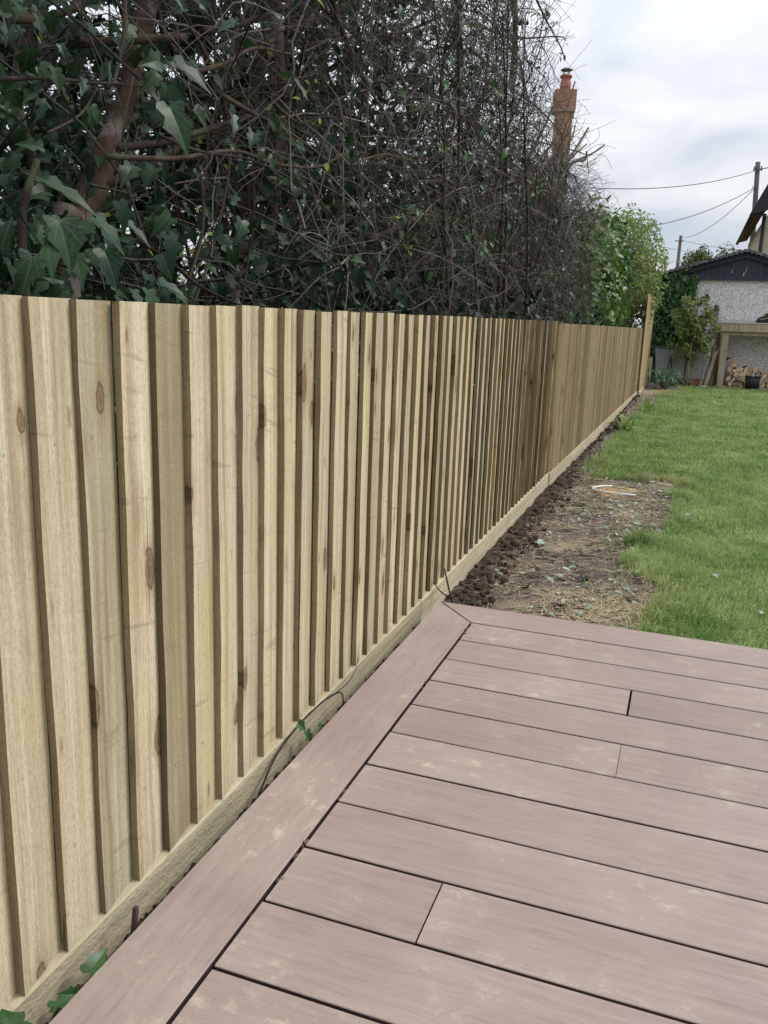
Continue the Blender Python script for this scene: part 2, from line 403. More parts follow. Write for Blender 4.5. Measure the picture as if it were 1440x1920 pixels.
def foliage(parent, P, Fr, S, tmpl, mat, leaf_name, nobj=300, stuff_name='foliage', offs=None, shown=True):
    """nearest leaves in view become parts, the rest one stuff part (world coordinates; parent at offs)"""
    offs = np.zeros(3) if offs is None else np.asarray(offs, float)
    d = P-EYEP; depth = d@FW; x = 720+CAM_F*(d@RT)/depth; y = 960-CAM_F*(d@UP)/depth
    vis = (depth > 0.1) & (x > -20) & (x < 1460) & (y > -20) & (y < 1940)
    score = np.where(vis, S/np.maximum(depth, 0.1), 0)
    order = np.argsort(-score); near = order[:nobj] if nobj else order[:0]
    near = near[score[near] > 0]; rest = np.setdiff1d(np.arange(len(P)), near)
    key = (leaf_name, mat.name, id(tmpl))
    if key not in _leaf_meshes:
        _leaf_meshes[key] = [mesh_np(leaf_name, TV, TF, mat, True, leaf_uv(TV)) for TV, TF in tmpl]
    for q in near:
        o = link(leaf_name, random.choice(_leaf_meshes[key]), parent)
        m4 = Matrix(Fr[q].tolist()).to_4x4(); m4 = m4 @ Matrix.Scale(float(S[q]), 4)
        m4.translation = Vector(P[q]-offs); o.matrix_local = m4
    if len(rest):
        o = link(stuff_name, leaves_mesh(stuff_name, P[rest]-offs, Fr[rest], S[rest], tmpl, mat), parent); o['kind'] = 'stuff'

def inst_ok(P):  # keep hedge material on its own side of the fence
    return P[:, 0] < -0.935

# ------------------------------------------------------------------ materials
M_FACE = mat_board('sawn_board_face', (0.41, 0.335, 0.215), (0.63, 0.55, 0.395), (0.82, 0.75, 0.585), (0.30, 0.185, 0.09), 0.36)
M_EDGE = mat_board('darker_thick_edge', (0.20, 0.155, 0.092), (0.30, 0.24, 0.15), (0.41, 0.335, 0.215), (0.13, 0.078, 0.04), 0.55, (0.06, 0.035, 0.02))  # thick edge of the pale boards, a darker brown than their faces
M_FACE2 = mat_board('brown_board_face', (0.19, 0.142, 0.082), (0.30, 0.235, 0.145), (0.42, 0.345, 0.22), (0.155, 0.09, 0.048), 0.5, (0.09, 0.05, 0.03))
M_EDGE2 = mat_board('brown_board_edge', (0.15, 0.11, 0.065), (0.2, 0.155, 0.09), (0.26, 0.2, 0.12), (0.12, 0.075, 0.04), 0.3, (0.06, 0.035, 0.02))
def mat_gravel():
    m = Mat('gravel_board_wood', 0.9, 0.15); o = m.offset(m.obj(), m.rand())
    g = m.noise(m.scale(o, (60, 1.5, 60)), 1.0, 5, 0.6); b = m.noise(o, 5, 4)
    base = m.ramp(g, [(0.3, (0.36, 0.31, 0.20)), (0.55, (0.52, 0.45, 0.31)), (0.75, (0.60, 0.53, 0.38))])
    base = m.mix(m.math('MULTIPLY', m.ramp(b, [(0.45, 0.0), (0.7, 1.0)]), 0.5), base, (0.34, 0.31, 0.21))
    sp = m.noise(m.scale(o, (1, 0.5, 1)), 140, 3)
    base = m.mix(m.math('MULTIPLY', m.ramp(sp, [(0.58, 0.0), (0.70, 1.0)]), 0.45), base, (0.2, 0.17, 0.11))
    m.col(base); m.bump(m.math('ADD', g, sp), 0.9, 0.003); return m.m
M_GRAVEL = mat_gravel()
M_NAIL = mat_plain('galvanised_nail', (0.55, 0.56, 0.58), 0.4, 0.1, metal=0.6)
def mat_deck(name, dusty=1.0):
    m = Mat(name, 0.62, 0.35); r = m.rand(); o = m.offset(m.obj(), r, (31.0, 17.0, 0.0))
    w = m.vmath('ADD', o, m.scale(m.noise(m.scale(o, (2.2, 9, 1)), 1.0, 3, out=1), (0.0, 0.03, 0.0)))
    g = m.noise(m.scale(w, (9, 240, 60)), 1.0, 6, 0.75)
    g2 = m.noise(m.scale(w, (4.0, 60, 10)), 1.0, 5, 0.65)
    base = m.ramp(g2, [(0.25, (0.255, 0.190, 0.167)), (0.55, (0.305, 0.232, 0.206)), (0.8, (0.345, 0.272, 0.245))])
    base = m.mix(m.math('MULTIPLY', m.ramp(g, [(0.36, 1.0), (0.47, 0.0)]), 0.48), base, (0.17, 0.125, 0.112))
    tone = m.ramp(r, [(0.0, (0.88, 0.87, 0.86)), (0.5, (1.0, 1.0, 1.0)), (1.0, (1.08, 1.09, 1.10))]); base = m.mix(1.0, base, tone, 'MULTIPLY')
    d = m.noise(o, 2.3, 6, 0.68, 0.2); sand = m.noise(m.scale(o, (1.0, 1.4, 1)), 15, 6, 0.72, 0.15)
    base = m.mix(m.math('MULTIPLY', m.ramp(d, [(0.42, 0.0), (0.70, 1.0)]), 0.36*dusty), base, (0.46, 0.40, 0.34))
    spl = m.math('MULTIPLY', m.ramp(sand, [(0.54, 0.0), (0.72, 1.0)]), m.ramp(d, [(0.47, 0.03), (0.62, 1.0)]))
    base = m.mix(m.math('MULTIPLY', spl, 0.8*dusty), base, (0.60, 0.53, 0.41))
    wh = m.noise(m.scale(o, (1.0, 1.6, 1)), 30, 5, 0.7, 0.2)
    base = m.mix(m.math('MULTIPLY', m.math('MULTIPLY', m.ramp(wh, [(0.63, 0.0), (0.78, 1.0)]), m.ramp(d, [(0.45, 0.1), (0.6, 1.0)])), 0.8), base, (0.70, 0.66, 0.60))
    m.col(base); m.l(m.ramp(d, [(0.3, 0.5), (0.7, 0.75)]), m.b.inputs['Roughness'])
    m.bump(m.math('ADD', g, m.math('MULTIPLY', g2, 0.5)), 0.45, 0.0016); return m.m
M_DECK = mat_deck('composite_deck_board')
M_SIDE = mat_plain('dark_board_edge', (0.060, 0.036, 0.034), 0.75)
M_SUB = mat_plain('dark_deck_frame', (0.035, 0.025, 0.024), 0.8)

def mat_ground():
    m = Mat('garden_soil_and_turf', 0.95, 0.1); p = m.pos(); s = m.attr('soil'); dr = m.attr('dry'); dk = m.attr('dark')
    n1 = m.noise(p, 3.0, 6, 0.65); n2 = m.noise(p, 26, 6, 0.7); n3 = m.noise(p, 120, 4, 0.7)
    soil = m.ramp(n2, [(0.28, (0.090, 0.073, 0.060)), (0.5, (0.18, 0.148, 0.124)), (0.72, (0.29, 0.245, 0.205))])
    soil = m.mix(m.math('MULTIPLY', m.ramp(n3, [(0.35, 1.0), (0.52, 0.0)]), 0.55), soil, (0.06, 0.043, 0.033))
    soil = m.mix(m.math('MULTIPLY', m.ramp(m.noise(p, 4.2, 5, 0.6), [(0.50, 0.0), (0.66, 1.0)]), 0.45), soil, (0.36, 0.295, 0.21))
    soil = m.mix(m.math('MULTIPLY', dr, 0.6), soil, m.ramp(n3, [(0.3, (0.36, 0.29, 0.19)), (0.7, (0.58, 0.49, 0.35))]))
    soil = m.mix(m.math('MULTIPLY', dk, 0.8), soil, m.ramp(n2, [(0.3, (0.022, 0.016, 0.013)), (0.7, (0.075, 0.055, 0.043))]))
    turf = m.ramp(n2, [(0.3, (0.09, 0.11, 0.038)), (0.7, (0.16, 0.185, 0.07))])
    e = m.ramp(m.math('ADD', s, m.math('MULTIPLY', m.math('SUBTRACT', n2, 0.5), 0.5)), [(0.42, 0.0), (0.58, 1.0)])
    m.col(m.mix(e, turf, soil))
    m.bump(m.math('ADD', n2, m.math('MULTIPLY', n3, 0.6)), 0.9, 0.02); return m.m
M_GROUND = mat_ground()
def mat_grass():
    m = Mat('grass_blades', 0.55, 0.3); p = m.pos(); s = m.attr('tip')
    f = m.math('FRACT', m.math('MULTIPLY', m.island(), 7.7)); big = m.noise(p, 1.6, 5, 0.65); mid = m.noise(p, 5.0, 4, 0.65)
    a = m.ramp(f, [(0.0, (0.095, 0.195, 0.045)), (0.5, (0.25, 0.385, 0.105)), (0.85, (0.45, 0.56, 0.23)), (1.0, (0.75, 0.67, 0.44))])
    a = m.mix(m.math('MULTIPLY', m.ramp(big, [(0.40, 0.0), (0.62, 1.0)]), 0.55), a, (0.52, 0.60, 0.27))
    a = m.mix(m.math('MULTIPLY', m.ramp(mid, [(0.35, 1.0), (0.55, 0.0)]), 0.5), a, (0.09, 0.22, 0.045))
    a = m.mix(m.math('MULTIPLY', m.attr('dry'), 0.8), a, (0.58, 0.48, 0.28))
    m.col(a)
    tr = m.n('ShaderNodeBsdfTranslucent'); m.l(a, tr.inputs[0]); mx = m.n('ShaderNodeMixShader'); mx.inputs[0].default_value = 0.38
    m.l(m.b.outputs[0], mx.inputs[1]); m.l(tr.outputs[0], mx.inputs[2]); m.l(mx.outputs[0], m.o.inputs[0]); return m.m
M_GRASS = mat_grass()
M_STRAW = mat_leaf('dry_straw', (0.36, 0.27, 0.16), (0.74, 0.64, 0.45), 0.7, 0.2, None, 0.0)
M_CLOD = mat_plain('dark_soil_clod', (0.062, 0.047, 0.037), 0.95, 0.5, 60, 0.1, 0.8)
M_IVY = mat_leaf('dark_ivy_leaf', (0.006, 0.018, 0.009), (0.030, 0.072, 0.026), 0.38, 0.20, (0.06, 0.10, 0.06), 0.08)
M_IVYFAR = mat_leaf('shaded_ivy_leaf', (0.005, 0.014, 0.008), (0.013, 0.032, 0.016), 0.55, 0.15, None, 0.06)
M_IVYMID = mat_leaf('green_ivy_leaf', (0.020, 0.060, 0.018), (0.065, 0.150, 0.045), 0.38, 0.35, None, 0.15)
M_PRIVET = mat_leaf('dark_privet_leaf', (0.012, 0.028, 0.012), (0.045, 0.075, 0.030), 0.5, 0.25, None, 0.1)
M_YOUNG = mat_leaf('young_yellow_green_leaf', (0.19, 0.27, 0.04), (0.34, 0.42, 0.08), 0.5, 0.3, None, 0.4)
M_LAUREL = mat_leaf('bright_laurel_leaf', (0.035, 0.085, 0.018), (0.17, 0.27, 0.055), 0.4, 0.4, None, 0.25)
M_LIME = mat_leaf('pale_lime_leaf', (0.08, 0.14, 0.030), (0.32, 0.40, 0.11), 0.5, 0.3, None, 0.4)
M_VARI = mat_leaf('variegated_yellow_green_leaf', (0.040, 0.085, 0.020), (0.27, 0.30, 0.08), 0.45, 0.35, None, 0.3)
M_STRAP = mat_leaf('blue_green_strap_leaf', (0.06, 0.14, 0.075), (0.22, 0.34, 0.22), 0.4, 0.5, None, 0.25)
M_BLOSSOM = mat_leaf('pale_pink_blossom', (0.42, 0.30, 0.28), (0.62, 0.50, 0.48), 0.7, 0.2, None, 0.3)
M_CONIF = mat_leaf('olive_conifer_spray', (0.05, 0.075, 0.022), (0.14, 0.17, 0.05), 0.7, 0.2, None, 0.2)
M_PALELEAF = mat_leaf('wilted_grey_green_leaf', (0.14, 0.20, 0.13), (0.44, 0.50, 0.42), 0.55, 0.4, None, 0.1)
M_BARK = mat_bark('brown_bark', (0.035, 0.026, 0.020), (0.115, 0.085, 0.065), (0.085, 0.085, 0.05))
M_BARKRED = mat_bark('reddish_bark', (0.035, 0.024, 0.018), (0.125, 0.085, 0.062), (0.24, 0.21, 0.18))
M_BARKDK = mat_bark('dark_bark', (0.018, 0.013, 0.011), (0.06, 0.044, 0.036), (0.07, 0.075, 0.045))
def mat_twig(name, a, b):
    m = Mat(name, 0.75, 0.3); f = m.math('FRACT', m.math('MULTIPLY', m.island(), 3.7))
    c = m.ramp(f, [(0.0, tuple(x*0.55 for x in a)), (0.45, a), (0.8, b), (1.0, tuple(min(1, x*2.0) for x in b))])
    m.col(m.mix(0.4, c, m.ramp(m.noise(m.pos(), 40, 3), [(0.35, a), (0.7, b)]))); return m.m
M_TWIG = mat_twig('grey_brown_twig', (0.042, 0.036, 0.031), (0.135, 0.116, 0.100))
M_TWIGLT = mat_twig('pale_grey_twig', (0.085, 0.072, 0.064), (0.21, 0.185, 0.165))
M_TWIGDK = mat_twig('dark_twig', (0.025, 0.018, 0.017), (0.085, 0.062, 0.052))

# ------------------------------------------------------------------ ground
def ground_z(x, y):
    y = np.asarray(y, float)
    t = np.clip((y-8)/9.0, 0, 1); return -0.125 + 0.062*t*t*(3-2*t)
PATCH = np.array([(-0.95, 2.6), (-0.13, 2.6), (-0.12, 3.40), (-0.05, 3.78), (-0.09, 4.08), (-0.25, 4.32), (-0.23, 4.76), (-0.10, 5.1), (-0.02, 5.6), (-0.05, 6.33),
                  (0.0, 6.80), (-0.18, 6.98), (-0.45, 6.75), (-0.66, 6.95), (-0.67, 9.0), (-0.57, 11.9), (-0.42, 13.5), (-0.50, 15.3), (-0.20, 16.6), (-0.1, 17.2), (-0.3, 18.7), (-0.95, 18.7)])
PATCH[:, 0] += np.where((PATCH[:, 0] > -0.4) & (PATCH[:, 1] < 8), 0.06, 0.0)
def poly_dist(P, poly):
    a = poly; b = np.roll(poly, -1, 0); d2 = np.full(len(P), 1e9); inside = np.zeros(len(P), bool)
    for p, q in zip(a, b):
        e = q-p; w = P-p; t = np.clip((w@e)/(e@e), 0, 1); d2 = np.minimum(d2, ((w-t[:, None]*e)**2).sum(1))
        c = ((p[1] <= P[:, 1]) != (q[1] <= P[:, 1])); xx = p[0]+(P[:, 1]-p[1])/(q[1]-p[1]+1e-12)*e[0]; inside ^= c & (P[:, 0] < xx)
    return np.where(inside, 1, -1)*np.sqrt(d2)
def soil_mask(P):
    d = poly_dist(P, PATCH)
    j = np.array([mnoise.noise((p[0]*6, p[1]*6, 3.0))*0.11+mnoise.noise((p[0]*20, p[1]*20, 8.0))*0.05 for p in P])
    return np.clip(0.5+(d+j)/0.16, 0, 1)
DRY = [(-0.16, 3.62, 0.13), (-0.30, 3.45, 0.12), (-0.55, 4.55, 0.10), (-0.50, 3.7, 0.09), (-0.45, 6.35, 0.22), (-0.07, 6.85, 0.18), (-0.3, 5.6, .12), (-0.42, 15.8, 0.5), (-0.62, 3.5, .08)]
def dry_mask(P):
    v = np.zeros(len(P))
    for x, y, r in DRY: v = np.maximum(v, np.exp(-((P[:, 0]-x)**2+((P[:, 1]-y)*0.8)**2)/(r*r)))
    return v
GX0, GX1, GY0, GY1 = -0.93, 3.6, 2.55, 19.2
xs = np.concatenate([np.arange(GX0, 0.3, 0.03), np.arange(0.3, GX1+0.05, 0.11)]); ys = np.concatenate([np.arange(GY0, 7.5, 0.03), np.arange(7.5, GY1+0.1, 0.1)])
XX, YY = np.meshgrid(xs, ys); G = np.stack([XX.ravel(), YY.ravel()], -1)
sm = soil_mask(G); gz = ground_z(G[:, 0], G[:, 1])
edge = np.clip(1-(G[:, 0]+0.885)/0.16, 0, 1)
rough = np.array([mnoise.noise((p[0]*5, p[1]*5, 0))*0.016+mnoise.noise((p[0]*22, p[1]*22, 4))*0.008 for p in G])
gz = gz + np.where(sm > 0.3, rough, rough*0.3) + edge*0.020*(1+np.array([mnoise.noise((p[0]*9, p[1]*9, 9)) for p in G])*1.3)
gz = np.where(G[:, 1] < 3.06, np.minimum(gz, -0.10), gz)
ny, nx = XX.shape; idx = np.arange(ny*nx).reshape(ny, nx)
Fq = np.stack([idx[:-1, :-1], idx[:-1, 1:], idx[1:, 1:], idx[1:, :-1]], -1).reshape(-1, 4)
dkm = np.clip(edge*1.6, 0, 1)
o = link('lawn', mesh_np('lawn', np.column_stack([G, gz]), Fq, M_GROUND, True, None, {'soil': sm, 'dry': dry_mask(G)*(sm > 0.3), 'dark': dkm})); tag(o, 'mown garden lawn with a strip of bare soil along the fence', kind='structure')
b = MB(); b.add([(-600, -600, -0.24), (600, -600, -0.24), (600, 900, -0.24), (-600, 900, -0.24)], [(0, 1, 2, 3)])
gme = mesh_pd('ground', b.V, b.F, M_GROUND); go = link('ground', gme); tag(go, 'earth around the garden', kind='structure')
# soil in the slot beside the deck
ys2 = np.arange(-1.2, 2.6, 0.04); V = []; F = []
for i, y in enumerate(ys2):
    for j, x in enumerate((-0.893, -0.865, -0.84, -0.80)):
        V.append((x, y, -0.095+mnoise.noise((x*20, y*9, 2))*0.02))
for i in range(len(ys2)-1):
    for j in range(3): k = i*4+j; F.append((k, k+1, k+5, k+4))
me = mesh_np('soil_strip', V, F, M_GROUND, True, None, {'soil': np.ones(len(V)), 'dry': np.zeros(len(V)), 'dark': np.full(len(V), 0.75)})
tag(link('soil_strip', me), 'dark soil in the slot between deck and fence', kind='structure')

# grass: curved tapering blades
def grass(n, x0, x1, y0, y1, h, w, edge=False):
    P = np.column_stack([rng.uniform(x0, x1, n), rng.uniform(y0, y1, n)])
    s = soil_mask(P); ok = (s+rng.normal(0, 0.16, n) < 0.42) | (rng.random(n) < 0.02) | edge; P = P[ok]; s = s[ok]
    if edge:
        tuft = np.array([mnoise.noise((p[0]*7, p[1]*7, 31)) for p in P]); ok = (s > 0.02) & (s < 0.75) & (tuft > 0.12); P = P[ok]; s = s[ok]
    ok = (P[:, 1] > 3.045) & (P[:, 0] > -0.87); P = P[ok]; s = s[ok]; n = len(P)
    d = dry_mask(P); nb = np.clip(s*2.2, 0, 1)
    clump = np.array([mnoise.noise((p[0]*2.6, p[1]*2.6, 7))+0.5*mnoise.noise((p[0]*8, p[1]*8, 1)) for p in P])
    L = h*np.clip(0.85+0.5*clump+rng.normal(0, 0.22, n), 0.3, 2.2)*(1+0.5*nb)
    a = rng.uniform(0, 2*PI, n)+0; lean = np.clip(0.55+0.35*rng.normal(0, 1, n), 0.05, 1.5)
    da = np.array([mnoise.noise((p[0]*3.1, p[1]*3.1, 21))*4 for p in P]); a = np.where(rng.random(n) < 0.55, da+rng.normal(0, 0.6, n), a)
    dirv = np.column_stack([np.cos(a), np.sin(a), np.zeros(n)]); sd = np.column_stack([-np.sin(a), np.cos(a), np.zeros(n)])
    z = ground_z(P[:, 0], P[:, 1])-0.004; base = np.column_stack([P, z]); ww = w*rng.uniform(0.6, 1.3, n)
    c1 = base+dirv*(L*0.25*lean)[:, None]+np.array([0, 0, 1.0])*(L*0.55)[:, None]
    c2 = base+dirv*(L*0.85*lean)[:, None]+np.array([0, 0, 1.0])*(L*(0.95-0.25*lean))[:, None]
    V = np.stack([base-sd*ww[:, None], base+sd*ww[:, None], c1-sd*(ww*0.8)[:, None], c1+sd*(ww*0.8)[:, None], c2], 1)
    T = np.array([(0, 1, 3), (0, 3, 2), (2, 3, 4)]); F = T[None]+(np.arange(n)*5)[:, None, None]
    return V.reshape(-1, 3), F.reshape(-1, 3), np.tile(np.array([0, 0, .5, .5, 1.0]), n), np.repeat(d*np.clip(nb*2+0.25, 0, 1), 5)
GV = []; GF = []; GT = []; GD = []; nn = 0
for args in ((60000, -0.45, 0.3, 3.04, 7.4, 0.068, 0.002, True), (20000, -0.75, -0.2, 7.0, 13, 0.08, 0.003, True), (78000, -0.35, 1.25, 3.04, 5.2, 0.045, 0.0017), (78000, -0.80, 1.6, 5.2, 8.0, 0.042, 0.0022), (70000, -0.72, 1.9, 8.0, 12.5, 0.048, 0.0034), (46000, -0.7, 2.4, 12.5, 18.6, 0.05, 0.005), (26000, 1.25, 3.5, 3.04, 12.0, 0.055, 0.004)):
    v, f, t, d = grass(*args); GV.append(v); GF.append(f+nn); GT.append(t); GD.append(d); nn += len(v)
o = link('grass', mesh_np('grass', np.concatenate(GV), np.concatenate(GF), M_GRASS, False, None, {'tip': np.concatenate(GT), 'dry': np.concatenate(GD)}))
tag(o, 'short green mown grass of the garden lawn', 'grass', kind='stuff')

# ------------------------------------------------------------------ deck
b = MB(); b.box((-0.80, -1.30, -0.16), (2.99, 3.015, -0.03)); deck = b.build('deck', M_SUB); tag(deck, 'raised deck of pinkish brown composite boards', kind='structure')
def deck_board(x0, x1, y0, y1, rz=0, lab=None, mitre=None):
    """board lying along local x; its own origin at its corner"""
    L, w = x1-x0, y1-y0; t, bv = 0.026, 0.0022; n = max(1, int(L/0.6)); b = MB(); V = []; F = []
    prof = [(0, -t), (0, -bv), (bv*0.35, -bv*0.35), (bv, 0), (w-bv, 0), (w-bv*0.35, -bv*0.35), (w, -bv), (w, -t)]
    m0 = mitre or 0.0
    for i in range(n+1):
        for y, z in prof:
            xa = i*L/n
            if mitre is not None and i == 0: xa = m0*y/w if m0 > 0 else -m0*(1-y/w)
            if mitre is not None and i == 0 and m0 > 0: xa = m0*(1-y/w)*0 + m0*(y/w)*0 + (m0*(1-y/w) if False else m0*(1-y/w))
            V.append((xa, y, z))
    k = len(prof)
    for i in range(n):
        for j in range(k): F.append((i*k+j, (i+1)*k+j, (i+1)*k+(j+1) % k, i*k+(j+1) % k))
    F += [tuple(range(k)), tuple(n*k+j for j in reversed(range(k)))]
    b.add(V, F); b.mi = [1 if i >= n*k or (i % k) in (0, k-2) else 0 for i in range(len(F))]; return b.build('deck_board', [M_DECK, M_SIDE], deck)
PIT = 0.1801; Y0 = 2.852; XB = -0.6445
joints = {2: (-0.060, 0.0062), 4: (-0.062, 0.0014), 8: (-0.346, 0.0032), 11: (0.35, 0.003), 14: (0.1, 0.003)}
for k in range(22):
    y1 = Y0-PIT*k-0.0034; y0 = Y0-PIT*(k+1)+0.0034; x0 = XB+random.uniform(-0.0012, 0.0012)
    segs = [(x0, 2.95)]
    if k in joints:
        xj, g = joints[k]; segs = [(x0, xj-g/2), (xj+g/2, 2.95)]
    for a, c in segs:
        o = deck_board(a, c, y0, y1); o.location = (a, y0, random.uniform(-0.0006, 0.0006))
# border boards: the one along the fence, mitred into the one along the lawn
def border(pts, ax):
    bv = 0.0022; t = 0.030; b = MB(); n = len(pts)
    P = [Vector((p[0], p[1], 0)) for p in pts]; c = sum(P, Vector())/n
    ins = []
    for i in range(n):
        d1 = (P[i]-P[i-1]).normalized(); d2 = (P[(i+1) % n]-P[i]).normalized(); n1 = Vector((-d1.y, d1.x, 0)); n2 = Vector((-d2.y, d2.x, 0))
        ins.append(P[i]+(n1+n2)*bv/max(0.4, 1+n1.dot(n2)))
    org = P[0].copy(); R = Matrix.Rotation(-ax, 3, 'Z')
    V = [R @ (p-org+Vector((0, 0, -t))) for p in P]+[R @ (p-org+Vector((0, 0, -bv))) for p in P]+[R @ (p-org) for p in ins]
    F = [tuple(reversed(range(n))), tuple(range(2*n, 3*n))]
    mi = [1, 0]
    for i in range(n):
        j = (i+1) % n; F += [(i, j, n+j, n+i), (n+i, n+j, 2*n+j, 2*n+i)]; mi += [1, 0]
    b.add(V, F); b.mi = mi; o = b.build('border_board', [M_DECK, M_SIDE], deck); o.location = org; o.rotation_euler = (0, 0, ax); return o
xo, xi, yo, yi = -0.8205, -0.6545, 3.030, 2.8565
o = border([(xo, -1.25), (xi, -1.25), (xi, yi-0.003), (xo, yo-0.001)], PI/2); o['label'] = 'long border board of the deck running beside the fence'
o = border([(xi+0.0030, yi), (2.95, yi), (2.95, yo), (xo+0.006, yo+0.001)], 0); o['label'] = 'border board of the deck along the edge of the lawn'
# small splinters of composite in the groove
b = MB()
for q in range(26):
    y = random.choice([1.35, 1.38, 1.42, 1.62, 2.75, 2.8, 2.3, 1.2])+random.gauss(0, 0.03); x = random.uniform(-0.6535, -0.6455); s = random.uniform(0.002, 0.005)
    b.box((-s, -s*1.6, -s*0.6), (s, s*1.6, s*0.6), rot=Matrix.Rotation(random.random()*6, 3, 'Y') @ Matrix.Rotation(random.random()*6, 3, 'Z'), loc=(x, y, -0.004))
o = b.build('splinter', mat_plain('dark_splinter', (0.10, 0.065, 0.06), 0.7), deck); o['kind'] = 'stuff'

# ------------------------------------------------------------------ fences
def board_mesh(H, mats, rev=False, seed=0, pitch=0.102):
    g = random.Random(seed); n = 9; V = []; F = []; mi = []
    st = 0.0136+0.0006*(seed % 8)
    prof = [(0.0, 0.0), (-st, pitch+0.003), (-st-0.0075, pitch+0.003), (-st+0.0012, 0.0)]
    for i in range(n+1):
        z = H*i/n; e = g.gauss(0, 0.0009); e2 = g.gauss(0, 0.0009); xx = g.gauss(0, 0.0008)
        for k, (x, y) in enumerate(prof):
            y2 = y+(e if k in (0, 3) else e2)
            V.append((x+(xx if k == 0 else 0), (pitch-y2) if rev else y2, z))
    for i in range(n):
        for j in range(4):
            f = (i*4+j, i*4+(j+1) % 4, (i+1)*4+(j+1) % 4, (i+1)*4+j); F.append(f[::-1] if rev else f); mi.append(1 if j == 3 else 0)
    F += [(3, 2, 1, 0), (n*4, n*4+1, n*4+2, n*4+3)]; mi += [0, 0]
    return mesh_pd('feather_board', V, F, mats, False, mi)
def make_fence(name, loc, rz, y0, y1, H, mats, label, rev=False, pitch=0.102, zg=None, Hend=None, joints=(), z0=0.0, z1=0.0, nails=True):
    root = thing(name, (loc[0], loc[1], 0), label, 'fence', 'closeboard fence runs', rz)
    base = [board_mesh(H, mats, rev, 100+s, pitch) for s in range(8)]
    n = int(round((y1-y0)/pitch)); nb = MB()
    for i in range(n):
        y = y0+i*pitch; t = i/max(1, n-1)
        o = link('feather_board', random.choice(base), root)
        sz = 1.0 if Hend is None else (1+(Hend/H-1)*t)
        o.location = (random.gauss(0, 0.0009), y+random.gauss(0, 0.0014), z0+(z1-z0)*t); o.scale = (1, 1, sz*(1+random.gauss(0, 0.0011)))
        o.rotation_euler = (random.gauss(0, 0.0011), random.gauss(0, 0.001), random.gauss(0, 0.010))
        if nails:
            for zn in (H*0.17, H*0.80):
                yy = y+0.03+random.gauss(0, 0.007); zz = zn+random.gauss(0, 0.007)+o.location.z; c = (-0.0130*0.03/pitch+0.0012 if not rev else -0.0130*(1-0.03/pitch)+0.0015, yy, zz)
                V = [(c[0], c[1]+0.0028*math.cos(a), c[2]+0.0028*math.sin(a)) for a in np.arange(6)*PI/3]
                nb.add(V, [tuple(range(6))])
    if nails: o = nb.build('nail', M_NAIL, root); o['kind'] = 'stuff'
    js = [y0]+list(joints)+[y1]
    for a, c in zip(js[:-1], js[1:]):
        b = MB(); b.box((-0.030, 0, -0.172), (0.0025, c-a-0.004, -0.0008), bev=0.004); o = b.build('gravel_board', M_GRAVEL, root)
        t = ((a+c)/2-y0)/(y1-y0); o.location = (random.uniform(-0.001, 0.001), a+0.002, z0+(z1-z0)*t)
    for zz in (0.18, H*0.8):
        b = MB(); b.box((-0.085, y0+0.01, zz-0.04), (-0.034, y1-0.01, zz+0.03)); b.build('rail', M_FACE2, root)
    for a in (js if H < 1.3 else js[-1:]):
        b = MB(); b.box((-0.19, -0.05, -0.24), (-0.09, 0.05, H-0.04), bev=0.006); b.build('post', M_FACE2, root, loc=(0, min(max(a, y0+0.06), y1-0.06), 0))
    return root
XF = -0.892
NB = 18
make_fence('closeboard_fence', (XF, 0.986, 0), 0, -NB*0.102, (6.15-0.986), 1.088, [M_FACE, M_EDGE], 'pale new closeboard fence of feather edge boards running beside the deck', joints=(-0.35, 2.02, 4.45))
dx2, dy2 = 0.088, 8.8
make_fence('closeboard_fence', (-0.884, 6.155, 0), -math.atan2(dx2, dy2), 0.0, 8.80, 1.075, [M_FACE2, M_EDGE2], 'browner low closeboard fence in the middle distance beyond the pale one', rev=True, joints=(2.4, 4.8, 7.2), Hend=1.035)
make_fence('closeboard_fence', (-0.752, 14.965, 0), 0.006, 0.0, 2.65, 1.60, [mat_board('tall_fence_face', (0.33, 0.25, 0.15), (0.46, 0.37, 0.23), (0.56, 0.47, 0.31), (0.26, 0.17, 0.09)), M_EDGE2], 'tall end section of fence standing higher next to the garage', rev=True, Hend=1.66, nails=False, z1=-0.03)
# ------------------------------------------------------------------ garage
GY = 18.6; GZ = -0.075
def mat_dash():
    m = Mat('pebbledash', 0.9, 0.2); o = m.obj(); k = m.voro(o, 62.0); e = m.noise(o, 30, 3); big = m.noise(o, 1.6, 4)
    c = m.ramp(m.math('FRACT', m.math('MULTIPLY', k.outputs['Color'], 3.3)), [(0.0, (0.30, 0.275, 0.285)), (0.18, (0.58, 0.55, 0.56)), (0.5, (0.80, 0.775, 0.785)), (0.9, (0.92, 0.90, 0.91)), (1.0, (0.46, 0.39, 0.36))])
    c = m.mix(m.ramp(k.outputs['Distance'], [(0.45, 0.0), (0.75, 0.5)]), c, (0.34, 0.32, 0.33))
    c = m.mix(m.math('MULTIPLY', m.ramp(big, [(0.45, 0.0), (0.7, 1.0)]), 0.2), c, (0.5, 0.47, 0.47))
    m.col(c); m.bump(m.math('SUBTRACT', e, k.outputs['Distance']), 0.9, 0.012); return m.m
def mat_paint(name, c, scuff):
    m = Mat(name, 0.6, 0.3); o = m.offset(m.obj(), m.rand(), (3.0, 0.0, 7.0)); f = m.noise(m.scale(o, (30, 30, 4)), 1.0, 4)
    base = m.ramp(m.noise(o, 12, 4), [(0.3, tuple(x*0.75 for x in c)), (0.7, tuple(x*1.25 for x in c))])
    m.col(m.mix(m.math('MULTIPLY', m.ramp(f, [(0.64, 0.0), (0.72, 1.0)]), scuff), base, (0.45, 0.47, 0.52))); m.bump(f, 0.3, 0.003); return m.m
